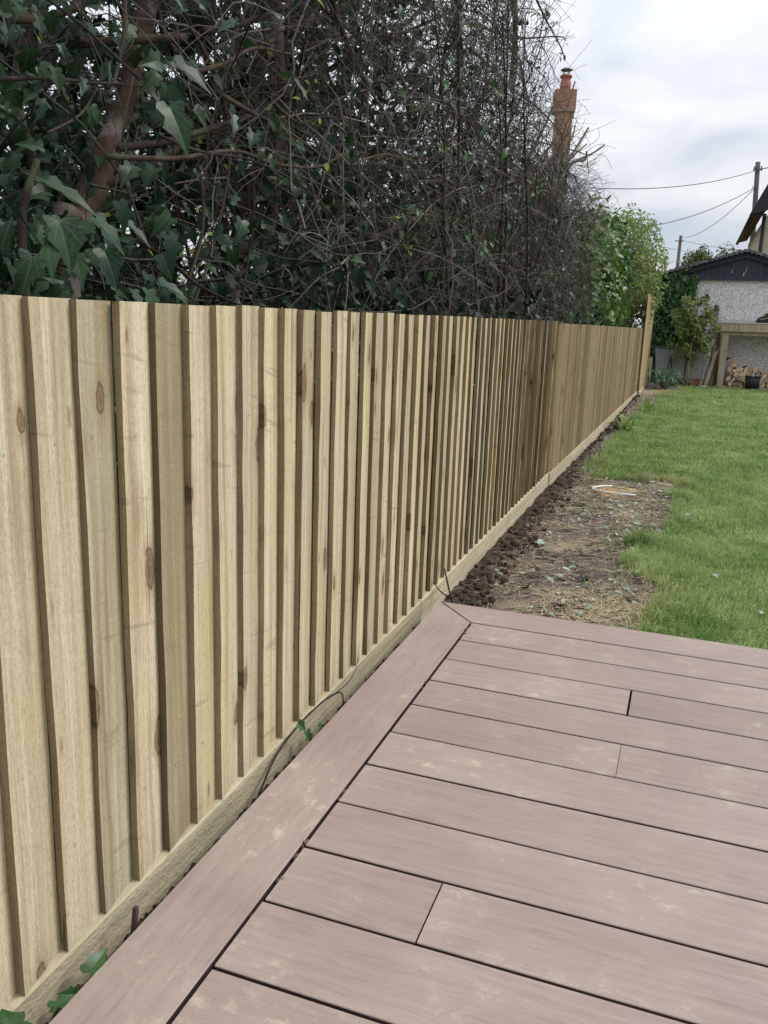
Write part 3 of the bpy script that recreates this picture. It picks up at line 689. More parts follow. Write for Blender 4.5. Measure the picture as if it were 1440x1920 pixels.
M_DASH = mat_dash(); M_BLUE = mat_paint('dark_blue_grey_paint', (0.030, 0.034, 0.050), 0.55)
M_CEM = mat_plain('weathered_cement_sheet', (0.10, 0.105, 0.115), 0.85, 0.6, 16, 0.2, 0.4)
gar = thing('garage', (0, GY, GZ), 'small pebbledash garage with low pitched dark blue gable behind the log store', 'garage')
gx0, gx1 = -0.73, 2.35; gh = 2.095; rx = (gx0+gx1)/2; ez, rz_ = 2.155, 2.61
b = MB(); b.box((gx0+0.04, 0, 0), (gx1-0.04, 0.12, gh)); b.build('wall', M_DASH, gar)
b = MB(); b.box((gx0, 0.12, 0), (gx0+0.10, 5.2, gh)); b.box((gx1-0.10, 0.12, 0), (gx1, 5.2, gh)); b.box((gx0+.1, 5.08, 0), (gx1-.1, 5.2, gh)); b.build('side_wall', M_DASH, gar)
for x in (gx0-0.01, gx1-0.09):
    b = MB(); b.box((x, -0.03, 0), (x+0.10, 0.11, gh), bev=0.008); b.build('corner_post', M_BLUE, gar)
b = MB(); b.box((gx0-0.06, -0.075, gh-0.005), (gx1+0.06, 0.02, gh+0.075), bev=0.008); b.build('beam', M_BLUE, gar)
slope = (rz_-ez)/(rx-gx0)
nb_ = 26; w = (gx1-gx0+0.04)/nb_
for i in range(nb_):
    xa = gx0-0.02+i*w; xb = xa+w-0.006; za = lambda x: ez-0.03+slope*(min(x, 2*rx-x)-gx0)
    y0 = -0.045 if i % 2 else -0.037; V = []
    for y in (y0, 0.0): V += [(xa, y, gh+0.07), (xb, y, gh+0.07), (xb, y, za(xb)), (xa, y, za(xa))]
    b = MB(); b.add(V, [(3, 2, 1, 0)[::-1], (4, 5, 6, 7)[::-1], (0, 4, 5, 1), (1, 5, 6, 2), (2, 6, 7, 3), (3, 7, 4, 0)]); b.build('gable_board', M_BLUE, gar)
for sg in (-1, 1):
    b = MB(); x0, x1 = (gx0-0.24, rx) if sg < 0 else (rx, gx1+0.24); n = 40; V = []; F = []
    for i in range(n+1):
        x = x0+(x1-x0)*i/n; z = ez+0.005+slope*(min(x, 2*rx-x)-gx0)
        for y in (-0.20, 5.4): V += [(x, y, z+0.022*(i % 2)-0.0), (x, y, z+0.055+0.022*(i % 2))]
    for i in range(n):
        a, c = i*4, (i+1)*4; F += [(a+1, c+1, c+3, a+3), (a, a+2, c+2, c), (a, c, c+1, a+1), (a+2, a+3, c+3, c+2)]
    F += [(0, 1, 3, 2), (n*4, n*4+2, n*4+3, n*4+1)]
    b.add(V, F); b.build('roof_sheet', M_CEM, gar)
    V = []
    for y in (-0.10, -0.055):
        for x in (x0, x1):
            z = ez+slope*(min(x, 2*rx-x)-gx0); V += [(x, y, z-0.09), (x, y, z+0.004)]
    b = MB(); b.add(V, [(0, 2, 3, 1), (4, 5, 7, 6), (0, 1, 5, 4), (2, 6, 7, 3), (0, 4, 6, 2), (1, 3, 7, 5)]); b.build('barge_board', M_BLUE, gar)

# ------------------------------------------------------------------ log store, logs, shoe, bucket, battens
M_GREYWOOD = mat_board('weathered_timber', (0.31, 0.265, 0.20), (0.44, 0.385, 0.30), (0.55, 0.495, 0.40), (0.24, 0.16, 0.09), 0.2)
M_SILVER = mat_board('silvered_plank', (0.34, 0.33, 0.345), (0.46, 0.45, 0.47), (0.56, 0.55, 0.57), (0.26, 0.23, 0.20), 0.15)
st = thing('log_store', (1.4, 17.9, -0.075), 'open fronted timber log store with plank top against the garage wall', 'log store')
SX0, SX1 = -0.93, 1.5
for q, (ya, yb) in enumerate(((0.0, 0.21), (0.216, 0.43), (0.436, 0.66))):
    b = MB(); b.box((SX0+random.uniform(-.006, .006), ya, 1.255+0.016*q), (SX1, yb, 1.280+0.016*q), bev=0.003); b.build('top_plank', M_SILVER, st)
b = MB(); b.box((SX0+0.015, 0.012, 1.105), (SX0+0.335, 0.045, 1.2535)); b.build('fascia', M_GREYWOOD, st)
b = MB(); b.box((SX0+0.341, 0.010, 1.105), (SX1, 0.043, 1.2535)); b.build('fascia', M_GREYWOOD, st)
b = MB(); b.box((SX0+0.04, 0.06, 1.035), (SX1-0.04, 0.13, 1.245)); b.build('beam', M_GREYWOOD, st)
for x in (SX0+0.065, SX1-0.16):
    for y in (0.055, 0.57):
        b = MB(); b.box((x, y, -0.02), (x+0.115, y+0.08, 1.035)); b.build('post', M_GREYWOOD, st)
b = MB(); b.box((SX0+0.05, 0.06, 0.0), (SX1, 0.62, 0.055)); b.build('base', M_GREYWOOD, st)
def mat_log():
    m = Mat('split_log', 0.85, 0.2); o = m.offset(m.obj(), m.rand()); r = m.rand()
    f = m.noise(m.scale(o, (12, 2, 12)), 1.5, 5); base = m.ramp(f, [(0.3, (0.38, 0.27, 0.16)), (0.6, (0.62, 0.48, 0.31)), (0.8, (0.76, 0.63, 0.44))])
    m.col(m.mix(1.0, base, m.ramp(r, [(0.0, 0.55), (0.4, 0.9), (1.0, 1.15)]), 'MULTIPLY')); m.bump(f, 0.5, 0.004); return m.m
M_LOG = mat_log(); M_LOGBARK = mat_bark('log_bark', (0.05, 0.035, 0.025), (0.13, 0.09, 0.06))
def log_mesh(seed):
    g = random.Random(seed); L = g.uniform(0.24, 0.30); kind = g.random()
    if kind < 0.65:  # quarter or half split: arc of bark, flat split faces
        span = g.choice([PI/2, PI*0.62, PI]); na = 5; pts = [(0, 0)]+[(math.cos(span*i/na), math.sin(span*i/na)) for i in range(na+1)]
    else: pts = [(g.uniform(.75, 1)*math.cos(a), g.uniform(.5, 1)*math.sin(a)) for a in (0.2, 1.3, 2.4, 3.6, 5.0)]
    cx = sum(p[0] for p in pts)/len(pts); cz = sum(p[1] for p in pts)/len(pts); rot = g.uniform(0, 6.28); s = g.uniform(0.062, 0.088)
    P = [((p[0]-cx)*s*math.cos(rot)-(p[1]-cz)*s*math.sin(rot), (p[0]-cx)*s*math.sin(rot)+(p[1]-cz)*s*math.cos(rot)) for p in pts]; n = len(P)
    V = [(x, 0, z) for x, z in P]+[(x*g.uniform(.9, 1.08), L, z*g.uniform(.9, 1.08)) for x, z in P]
    F = [tuple(range(n)), tuple(reversed(range(n, 2*n)))]; mi = [0, 0]
    for i in range(n): j = (i+1) % n; F.append((i, n+i, n+j, j)); mi.append(1 if (kind < 0.65 and 0 < i < n-1) else 0)
    return mesh_pd('split_log', V, F, [M_LOG, M_LOGBARK], False, mi)
LM = [log_mesh(s) for s in range(14)]
k = 0
ROWN = ['bottom', 'second lowest', 'third lowest', 'fourth lowest', 'fifth lowest', 'sixth lowest', 'top']; ORD = ['first', 'second', 'third', 'fourth', 'fifth', 'sixth', 'seventh', 'eighth', 'ninth', 'tenth', 'eleventh', 'twelfth', 'thirteenth']
for row in range(7):
    z = 0.055+row*0.090
    for c in range(13):
        x = 0.70+c*0.095+(row % 2)*0.047+random.uniform(-0.012, 0.012)
        top = 0.60-0.28*min(1, max(0, (x-0.72)/0.25))+0.10*math.sin(x*7)*0.5
        if z > top or x > 2.2 or x < 0.70: continue
        o = link('split_log', random.choice(LM)); o.location = (x, 18.02+random.uniform(-0.05, 0.06), -0.075+z+0.055+random.uniform(-0.012, 0.012))
        o.rotation_euler = (random.gauss(0, 0.06), random.uniform(0, 6.28), random.gauss(0, 0.14)); tag(o, 'split log in the %s row of the firewood pile, %s from the left post' % (ROWN[row], ORD[c]), 'log', 'split logs stacked in the log store'); k += 1
M_SHOE = mat_plain('dark_worn_leather', (0.030, 0.026, 0.022), 0.8, 0.6, 40, 0.2, 0.4); M_TAN = mat_plain('tan_shoe_trim', (0.28, 0.22, 0.14), 0.8)
sh = thing('shoe', (1.285, 18.12, 1.210), 'dark worn shoe with tan trim lying on top of the log store', 'shoe', rz=math.radians(12))
sh.scale = (1.05, 1.1, 1.35)
b = MB(); secs = [(-0.15, 0.030, 0.055), (-0.11, 0.048, 0.115), (-0.05, 0.050, 0.125), (0.0, 0.045, 0.105), (0.06, 0.047, 0.075), (0.12, 0.045, 0.055), (0.155, 0.022, 0.035)]
V = []; F = []
for x, hw, h in secs:
    for a in range(9): t = PI*a/8; V.append((-x, hw*math.cos(t), 0.022+h*math.sin(t)**0.8))
for i in range(len(secs)-1):
    for a in range(8): F.append((i*9+a, i*9+a+1, (i+1)*9+a+1, (i+1)*9+a))
F += [tuple(range(9)), tuple(reversed(range((len(secs)-1)*9, len(secs)*9)))]
b.add(V, F); b.build('upper', M_SHOE, sh, True)
b = MB(); V = []; pr_ = [(0.158, 0.02), (0.12, 0.05), (0.0, 0.052), (-0.12, 0.054), (-0.162, 0.028)]
out = [(x, y) for x, y in pr_]+[(x, -y) for x, y in reversed(pr_)]; n = len(out)
b.add([(x, y, 0) for x, y in out]+[(x, y, 0.024) for x, y in out], [tuple(reversed(range(n))), tuple(range(n, 2*n))]+[(i, (i+1) % n, n+(i+1) % n, n+i) for i in range(n)]); b.build('sole', M_SHOE, sh)
b = MB(); b.tube([(-(-0.10), -0.055, 0.06), (0.03, -0.056, 0.07), (-0.05, -0.052, 0.055), (-0.12, -0.045, 0.04)], [0.008]*4, 6); b.build('trim', M_TAN, sh, True)
b = MB(); b.tube([(0.02+0.055*math.cos(a), 0.036*math.sin(a), 0.135+0.012*math.cos(a)) for a in np.linspace(0, 2*PI, 13)], [0.009]*13, 6); b.build('collar', M_TAN, sh, True)
M_BUCKET = mat_plain('black_rubber', (0.012, 0.014, 0.018), 0.55, 0.3)
bu = thing('bucket', (1.165, 17.78, -0.068), 'black rubber bucket of kindling standing on the lawn before the logs', 'bucket')
b = MB(); b.lathe([(0.0, 0.0), (0.115, 0.0), (0.14, 0.27), (0.128, 0.27), (0.105, 0.03), (0.0, 0.03)], 20); b.build('body', M_BUCKET, bu, True)
b = MB(); b.tube([(0.141*math.cos(a), 0.141*math.sin(a), 0.268) for a in np.linspace(0, 2*PI, 21)], [0.009]*21, 6, caps=False); b.build('rim', M_BUCKET, bu, True)
for lab, (x, y, ax, ay, w, L, mt) in {'grey upright kindling stick standing in the black bucket': (1.155, 17.75, 0.05, 0.05, 0.030, 0.36, M_SILVER), 'pale kindling stick leaning left in the black bucket': (1.10, 17.79, 0.2, -0.5, 0.026, 0.34, M_LOG), 'pale kindling stick leaning right in the black bucket': (1.22, 17.80, -0.1, 0.55, 0.028, 0.34, M_LOG)}.items():
    b = MB(); b.box((-w/2, -w/2, 0), (w/2, w/2, L), rot=Matrix.Rotation(ay, 3, 'Y') @ Matrix.Rotation(ax, 3, 'X')); o = b.build('kindling_stick', mt, None, loc=(x, y, -0.03)); tag(o, lab, 'stick')
M_OLDW = mat_board('old_brown_batten', (0.10, 0.07, 0.05), (0.17, 0.125, 0.09), (0.25, 0.19, 0.14), (0.09, 0.055, 0.035), 0.3)
bat = [('tallest thin brown batten leaning on the garage wall', 0.370, 0.400, 18.05, 1.66, 0.035, M_OLDW), ('thin pale batten leaning just right of the tallest one', 0.400, 0.425, 18.02, 1.52, 0.028, M_GREYWOOD),
       ('dark flat board leaning against the corner of the log store', 0.510, 0.460, 18.12, 1.18, 0.075, M_OLDW), ('grey batten leaning with its foot furthest left on the grass', 0.225, 0.400, 17.86, 1.05, 0.030, M_SILVER),
       ('broad tan plank leaning steeply across the other battens', 0.320, 0.495, 17.82, 0.98, 0.060, M_GREYWOOD), ('short dark batten leaning behind the broad tan plank', 0.440, 0.460, 17.95, 0.86, 0.045, M_OLDW)]
for lab, xb_, xt, yb_, L, w, mt in bat:
    p0 = Vector((xb_, yb_, -0.078)); p1 = Vector((xt, 18.48 if L > 1.3 else 18.3, 0)); p1.z = -0.078+math.sqrt(max(0.1, L*L-(p1-p0).xy.length**2))
    o_ = p1-p0; rt_ = o_.to_track_quat('Z', 'Y').to_matrix(); b = MB(); b.box((-w/2, -0.011, 0), (w/2, 0.011, L), rot=rt_); tag(b.build('batten', mt, None, loc=p0), lab, 'batten')

# ------------------------------------------------------------------ trough and its props
def mat_galv():
    m = Mat('dull_galvanised_steel', 0.55, 0.4); o = m.obj(); n = m.noise(o, 3.5, 5, .6); st_ = m.noise(m.scale(o, (14, 14, 1.2)), 1, 4)
    c = m.ramp(n, [(0.3, (0.22, 0.228, 0.24)), (0.7, (0.36, 0.37, 0.385))]); c = m.mix(m.math('MULTIPLY', m.ramp(st_, [(0.5, 0.0), (0.72, 1.0)]), 0.5), c, (0.11, 0.105, 0.09))
    m.col(c); m.b.inputs['Metallic'].default_value = 0.35; m.bump(n, 0.15, 0.01); return m.m
M_GALV = mat_galv(); M_RUST = mat_plain('rusty_rim', (0.06, 0.05, 0.048), 0.7, 0.4)
tr_ = thing('trough', (-0.21, 17.86, -0.07), 'grey galvanised water trough raised on bricks under the ivy', 'trough')
tx0, tx1, td = -0.47, 0.49, 0.45
def trough_shell(z0, z1, in0, in1, th):
    V = []; 
    def ring(z, i, off): return [(tx0+i+off, off, z), (tx1-i-off, off, z), (tx1-i-off, td-off, z), (tx0+i+off, td-off, z)]
    V = ring(z0, in0, 0)+ring(z1, in1, 0)+ring(z1, in1, th)+ring(z0+th, in0, th)
    F = [(3, 2, 1, 0), (12, 13, 14, 15)]
    for i in range(4): j = (i+1) % 4; F += [(i, j, 4+j, 4+i), (4+i, 4+j, 8+j, 8+i), (8+i, 8+j, 12+j, 12+i)]
    return V, F
b = MB(); b.add(*trough_shell(0.165, 0.735, 0.06, 0.0, 0.012)); b.build('tank', M_GALV, tr_)
b = MB(); rim = [(tx0, -0.004, 0.737), (tx1, -0.004, 0.737), (tx1, td, 0.737), (tx0, td, 0.737), (tx0, -0.004, 0.737)]
for p, q in zip(rim[:-1], rim[1:]): b.tube([p, q], [0.012, 0.012], 8)
b.build('rim', M_RUST, tr_, True)
M_BRICK = mat_plain('old_orange_brick', (0.27, 0.125, 0.065), 0.9, 0.35, 40, 0.2, 0.4)
for lab, x, y in (('orange brick propping the left end of the trough', -0.50, 17.90), ('orange brick propping the right end of the trough', 0.09, 17.90), ('orange brick at the far right foot of the trough', 0.215, 18.02), ('orange brick hidden at the back of the trough', -0.45, 18.16)):
    b = MB(); b.box((-0.055, -0.1, 0), (0.055, 0.1, 0.163), bev=0.006); tag(b.build('brick', M_BRICK, None, loc=(x, y, -0.072)), lab, 'brick')
b = MB(); b.add([(-0.075, 0, 0), (0.075, 0, 0), (0.005, 0.09, 0.46), (-0.02, 0.09, 0.46), (-0.075, 0.02, 0), (0.075, 0.02, 0), (0.005, 0.108, 0.46), (-0.02, 0.108, 0.46)], [(0, 1, 2, 3), (7, 6, 5, 4), (0, 4, 5, 1), (1, 5, 6, 2), (2, 6, 7, 3), (3, 7, 4, 0)])
tag(b.build('wedge', mat_plain('dark_wedge', (0.045, 0.047, 0.052), 0.6), None, loc=(-0.36, 17.76, 0.045)), 'dark pointed slate leaning against the front of the trough', 'wedge')  # tapering dark piece tilted against the trough front
# ------------------------------------------------------------------ staked shrub, bulb leaves, ivy on the garage
sx, sy, sz = -0.03, 17.55, -0.072
tre = thing('staked_tree', (sx, sy, sz), 'small staked tree with variegated yellow green leaves before the trough', 'tree')
limb('trunk', [(-0.02, 0.03, 0), (-0.05, 0.03, 0.45), (-0.02, 0.03, 0.85), (0.02, 0.02, 1.45)], (0.016, 0.008), M_BARK, tre)
n = 5200; u_ = rng.normal(0, 1, (n, 3)); u_ = unit(u_)*(rng.random((n, 1))**0.4)
ctr = np.array([0.02, 0, 1.13]); P = ctr+u_*np.array([0.40, 0.36, 0.62])*(1+0.25*np.sin(u_[:, :1]*9+u_[:, 2:]*7)); 
P = P[(np.array([mnoise.noise(p*5) for p in P]) > -0.18)]
for q in range(9):
    a = q*0.7; tip = ctr+np.array([0.33*math.cos(a), 0.3*math.sin(a), random.uniform(-0.4, 0.5)])
    limb('branch', [(-0.02, 0.03, 0.55+0.09*q), tuple((ctr+tip)/2-np.array([0, 0, .1])), tuple(tip)], (0.007, 0.003), M_BARK, tre, 6, 5)
foliage(tre, P+np.array([sx, sy, sz]), leaf_frames(len(P), (0.3, -0.6, 0.6), 0.6, 0.4), rng.uniform(0.045, 0.08, len(P)), OVAL, M_VARI, 'leaf', 120, offs=(sx, sy, sz))
b = MB(); b.tube([(0, 0, 0), (-0.012, 0, 1.12)], [0.019, 0.019], 8); o = b.build('stake', M_GREYWOOD, None, True, loc=(sx+0.02, sy-0.08, sz)); tag(o, 'pale wooden stake pushed into the lawn beside the small tree', 'stake')
def straps(name, c, n, L, lab, mat, w=0.012, spread=1.0, cat='plant'):
    root = thing(name, (c[0], c[1], c[2]), lab, cat)
    for q in range(n):
        a = random.uniform(0, 2*PI); l = L*random.uniform(0.6, 1.15); out = random.uniform(0.25, 1.0)*spread; d = np.array([math.cos(a), math.sin(a), 0]); s = np.array([-math.sin(a), math.cos(a), 0])*w
        V = []; U = []
        for i in range(6):
            t = i/5; p = d*(0.04+l*out*t*0.8)+np.array([0, 0, l*(math.sin(min(1.0, t*(1.2))*PI*0.62*(0.6+0.6*out))*0.75*(1.1-0.5*out))]); p[2] = max(p[2], 0.004); ww = (1-t**2.2)*1.0+0.05
            V += [p-s*ww+np.array([0, 0, .003]), p, p+s*ww+np.array([0, 0, .003])]
        F = []
        for i in range(5): F += [(i*3, i*3+1, i*3+4, i*3+3), (i*3+1, i*3+2, i*3+5, i*3+4)]
        me = mesh_pd('strap_leaf', V, F, mat, True); link('strap_leaf', me, root)
    return root
straps('bulb_plant', (-0.40, 16.7, -0.066), 80, 0.62, 'clump of arching blue green bulb leaves at the end of the bed', M_STRAP, 0.014, 1.25)
straps('dock_plant', (-0.60, 10.0, -0.11), 11, 0.26, 'low pale broad leaved weed growing beside the brown fence', M_LIME, 0.035, 1.3)
straps('dock_plant', (-0.50, 12.6, -0.08), 10, 0.22, 'smaller pale broad leaved weed further along the bare strip', M_LIME, 0.03, 1.3)
n = 4200; P = np.column_stack([rng.uniform(-0.98, 0.1, n), GY-0.02-np.abs(rng.normal(0, 0.07, n)), rng.uniform(0.5, 2.1, n)])
dens = np.array([mnoise.noise((p[0]*3.2, 0, p[2]*2.6)) for p in P]); lim = -0.12-0.35*np.clip((P[:, 2]-1.45)/0.6, 0, 1)
P = P[(P[:, 0] < lim+0.34*dens+0.10) | ((np.abs(P[:, 0]-(-0.14+0.10*(P[:, 2]-1.5))) < 0.05) & (P[:, 2] > 1.3))]
for (xa, za, xb_, zb_) in ((0.0, 1.55, 0.2, 1.72), (0.05, 1.28, 0.42, 1.5), (-.55, 2.1, -.2, 2.26)):
    t = rng.random((26, 1)); P = np.concatenate([P, np.column_stack([xa+(xb_-xa)*t+rng.normal(0, .018, (26, 1)), GY-0.02-np.abs(rng.normal(0, .02, (26, 1)))-(0.12 if za > 2 else 0), za+(zb_-za)*t+rng.normal(0, .018, (26, 1))])])
gi = thing('wall_ivy', (-0.5, GY-0.08, -0.07), 'dark green ivy climbing the left end of the garage wall', 'ivy')
for q in range(7):
    x = -0.9+q*0.12; limb('stem', [(x+0.5, 0.05, 0), (x+0.45, 0.06, 0.8), (x+0.55+0.05*q, 0.06, 1.5+0.07*q)], (0.008, 0.004), M_BARKDK, gi, 8, 5)
foliage(gi, P, leaf_frames(len(P), (0.2, -1, 0.35), 0.45, 0.8), rng.uniform(0.06, 0.10, len(P)), IVY, M_IVYMID, 'ivy_leaf', 160, offs=(-0.5, GY-0.08, -0.07))

# ------------------------------------------------------------------ far house with chimney behind the hedge
def mat_brickwork():
    m = Mat('red_brickwork', 0.9, 0.2); o = m.obj(); k = m.n('ShaderNodeTexNoise')
    r = m.rand(); f = m.noise(o, 30, 4)
    base = m.ramp(m.math('FRACT', m.math('MULTIPLY', r, 9.1)), [(0.0, (0.34, 0.145, 0.10)), (0.5, (0.42, 0.190, 0.135)), (0.85, (0.48, 0.25, 0.185)), (1.0, (0.22, 0.125, 0.11))])
    m.col(m.mix(0.35, base, m.ramp(f, [(0.3, (0.26, 0.12, 0.09)), (0.7, (0.45, 0.25, 0.20))]))); m.bump(f, 0.4, 0.004); return m.m
M_BR = mat_brickwork(); M_MORTAR = mat_plain('pale_mortar', (0.36, 0.27, 0.23), 0.95, 0.15, 30)
M_POT = mat_plain('terracotta_pot', (0.33, 0.13, 0.105), 0.8, 0.2); M_STEEL = mat_plain('cowl_steel', (0.18, 0.19, 0.22), 0.4, 0.2, metal=0.7)
M_TILE = mat_plain('brown_roof_tile', (0.16, 0.09, 0.065), 0.9, 0.4, 8, 0.2, 0.5); M_RENDER = mat_plain('pale_render', (0.42, 0.37, 0.31), 0.9, 0.2, 3)
hs = thing('brick_house', (-5.6, 24.0, -0.24), 'neighbouring house behind the hedge showing its red brick chimney', 'house')
b = MB(); b.box((-3.2, 0.0, 0), (3.0, 6.0, 3.0)); b.build('wall', M_BR, hs)
V = [(-3.5, -0.3, 2.95), (3.3, -0.3, 2.95), (3.3, 6.3, 2.95), (-3.5, 6.3, 2.95), (-2.0, 3.0, 4.6), (1.6, 3.0, 4.6)]
b = MB(); b.add(V, [(0, 1, 5, 4), (1, 2, 5), (2, 3, 4, 5), (3, 0, 4), (3, 2, 1, 0)]); b.build('roof', M_TILE, hs)
ch = bpy.data.objects.new('chimney', None); COL.objects.link(ch); ch.parent = hs; cx_, cy_ = 2.05, -1.78; ch.location = (cx_, cy_, 0)
ch.rotation_euler = (0, 0, math.radians(14))
bh = 0.075; zt = 6.78
b = MB(); b.box((-0.202, -0.202, 0.0), (0.202, 0.202, 6.28)); b.box((-0.257, -0.257, 6.28), (0.257, 0.257, 6.765)); b.build('mortar_core', M_MORTAR, ch)
brick_cache = {}
def brick(x0, x1, y0, y1, z0, z1):
    key = (round(x1-x0, 3), round(y1-y0, 3), round(z1-z0, 3))
    if key not in brick_cache:
        q = MB(); q.box((-key[0]/2, -key[1]/2, -key[2]/2), (key[0]/2, key[1]/2, key[2]/2)); brick_cache[key] = mesh_pd('brick', q.V, q.F, M_BR)
    o = link('brick', brick_cache[key], ch); o.location = ((x0+x1)/2, (y0+y1)/2, (z0+z1)/2)
z = 4.9; c = 0
while z < zt-0.01:
    hw = 0.262 if z > 6.24 else 0.207
    if 6.22 < z < 6.26: hw = 0.235
    n_ = 3 if hw > 0.22 else 2; off = (c % 2)*0.5
    for side in range(4):
        L = 2*hw; w_ = L/(n_-0.5); a = -hw
        cuts = [-hw]+[x for x in (-hw+w_*(i+1)-(0.5*w_ if c % 2 else 0) for i in range(n_)) if x < hw-0.03]+[hw]
        for p, q in zip(cuts[:-1], cuts[1:]):
            if q-p < 0.03: continue
            g_ = 0.006
            if side == 0: brick(p+g_, q-g_, -hw, -hw+0.05, z, z+bh-0.013)
            elif side == 1: brick(hw-0.05, hw, p+g_, q-g_, z, z+bh-0.013)
            elif side == 2 and hw > .25: brick(p+g_, q-g_, hw-0.05, hw, z, z+bh-0.013)
            elif side == 3 and hw > .25: brick(-hw, -hw+0.05, p+g_, q-g_, z, z+bh-0.013)
    z += bh; c += 1
b = MB(); b.lathe([(0.0, 6.76), (0.13, 6.76), (0.13, 6.97), (0.115, 6.98), (0.115, 7.06), (0.145, 7.075), (0.145, 7.12), (0.10, 7.13), (0.10, 6.95)], 16); b.build('chimney_pot', M_POT, ch, True)
b = MB(); b.lathe([(0.0, 7.30), (0.10, 7.28), (0.145, 7.245), (0.145, 7.235), (0.0, 7.25)], 16)
for q in range(4): a = q*PI/2+0.4; b.tube([(0.085*math.cos(a), 0.085*math.sin(a), 7.1), (0.085*math.cos(a), 0.085*math.sin(a), 7.26)], [0.012, 0.012], 6)
b.build('cowl', M_STEEL, ch, True)

# right hand house
rh = thing('house', (1.72, 30, -0.2), 'gable corner of a rendered house with dark overhanging roof at the right edge', 'house')
b = MB(); b.add([(0, 0, 0), (6, 0, 0), (6, 0, 4.7), (3, 0, 8.5), (0, 0, 4.7), (0, 9, 0), (6, 9, 0), (6, 9, 4.7), (3, 9, 8.5), (0, 9, 4.7)], [(0, 1, 2, 3, 4), (9, 8, 7, 6, 5), (0, 4, 9, 5), (1, 6, 7, 2)]); b.build('wall', M_RENDER, rh)
M_FASC = mat_plain('dark_fascia', (0.02, 0.02, 0.026), 0.6)
def slab(name, prof, y0, y1, mat):
    n = len(prof); b = MB(); b.add([(x, y0, z) for x, z in prof]+[(x, y1, z) for x, z in prof], [tuple(range(n)), tuple(reversed(range(n, 2*n)))]+[(i, n+i, n+(i+1) % n, (i+1) % n) for i in range(n)]); return b.build(name, mat, rh)
slab('roof', [(-0.46, 4.73), (-0.02, 5.72), (1.4, 7.45), (3, 9.2), (6.5, 4.7), (6.42, 4.62), (3, 8.95), (1.45, 7.20), (0.10, 5.45), (-0.05, 4.85)], -0.55, 9.3, M_TILE)
slab('soffit', [(-0.45, 4.70), (-0.04, 5.60), (1.4, 7.30), (3, 9.02), (3, 8.90), (1.45, 7.14), (0.10, 5.40), (-0.08, 4.80)], -0.54, -0.01, M_FASC)
slab('barge_board', [(-0.50, 4.70), (-0.04, 5.70), (1.4, 7.44), (3, 9.18), (3, 8.80), (1.5, 7.06), (0.16, 5.25), (0.02, 4.85)], -0.62, -0.56, M_FASC)
b = MB(); b.tube([(-0.42, -0.6, 4.72), (-0.42, 9.2, 4.72)], [0.06, 0.06], 8); b.build('gutter', M_FASC, rh, True)
b = MB(); b.box((-0.42, -0.50, 4.69), (0.0, -0.44, 4.75)); b.build('bracket', M_FASC, rh)
b = MB(); b.tube([(-0.04, -0.08, 0), (-0.04, -0.08, 4.8)], [0.055, 0.055], 8); b.build('downpipe', M_FASC, rh, True)
for z in (1.0, 3.2):
    b = MB(); b.box((1.6, -0.04, z), (3.4, 0.02, z+1.1)); b.build('window', mat_plain('dark_window_glass', (0.03, 0.035, 0.04), 0.1, 0.2, spec=0.6) if z < 2 else bpy.data.materials['dark_window_glass'], rh)

# utility poles and wires
M_POLE = mat_bark('creosoted_pole', (0.06, 0.05, 0.05), (0.15, 0.13, 0.13))
pl = thing('utility_pole', (2.18, 40, -0.24), 'tall dark utility pole carrying wires beside the house roof', 'pole')
b = MB(); b.tube([(0, 0, 0), (-0.44, 0, 8.05)], [0.125, 0.095], 12); b.build('shaft', M_POLE, pl, True)
b = MB(); b.box((-0.55, -0.12, 7.72), (-0.27, -0.09, 7.76)); b.box((-0.55, -0.12, 7.05), (-0.30, -0.09, 7.09)); b.build('bracket', M_STEEL, pl)
b = MB()
for q in (-0.55, -0.28): b.lathe([(0.0, 7.70), (0.035, 7.70), (0.045, 7.76), (0.025, 7.82), (0.04, 7.86), (0.0, 7.88)], 8, (q, -0.105, 0))
b.build('insulator', M_STEEL, pl, True)
p2 = thing('utility_pole', (-1.62, 65, -0.24), 'short distant utility pole standing above the garage roof', 'pole')
b = MB(); b.tube([(0, 0, 0), (0.06, 0, 7.55)], [0.14, 0.11], 10); b.build('shaft', M_POLE, p2, True)
b = MB(); b.box((-0.3, -0.16, 7.15), (0.3, -0.12, 7.21)); b.build('crossarm', M_POLE, p2)
M_WIRE = mat_plain('grey_cable', (0.10, 0.11, 0.13), 0.6)
def wire(a, c, sag, r, lab):
    a = np.array(a, float); c = np.array(c, float); t = np.linspace(0, 1, 25)[:, None]; P = a+(c-a)*t; P[:, 2] -= (4*sag*t*(1-t))[:, 0]
    b = MB(); b.tube(P, [r]*25, 6); tag(b.build('overhead_wire', M_WIRE, None, True), lab, 'wire', 'overhead wires between the poles')
wire((1.72, 39.9, 7.48), (-3.0, 24.3, 4.62), 0.25, 0.014, 'uppermost thick wire running from the tall pole towards the hedge')
wire((1.75, 39.9, 6.82), tuple(at_y(1150, 432, 30)), 0.35, 0.014, 'middle sagging wire running from the tall pole to behind the lime shrub')
wire((1.75, 39.9, 6.80), (-1.56, 64.9, 7.15), 0.5, 0.014, 'steep wire running from the tall pole down to the distant pole')
wire((-1.56, 64.9, 7.0), (9.5, 75, 7.3), 0.5, 0.014, 'faint level wire leaving the distant pole to the right')
wire(tuple(at_y(1220, 458, 70)), (9.5, 76, 6.0), 0.3, 0.014, 'lowest faint wire crossing just above the conifer')
wire((1.74, 39.9, 7.5), (4.5, 34, 7.4), 0.1, 0.02, 'short wire leaving the tall pole over the house roof')

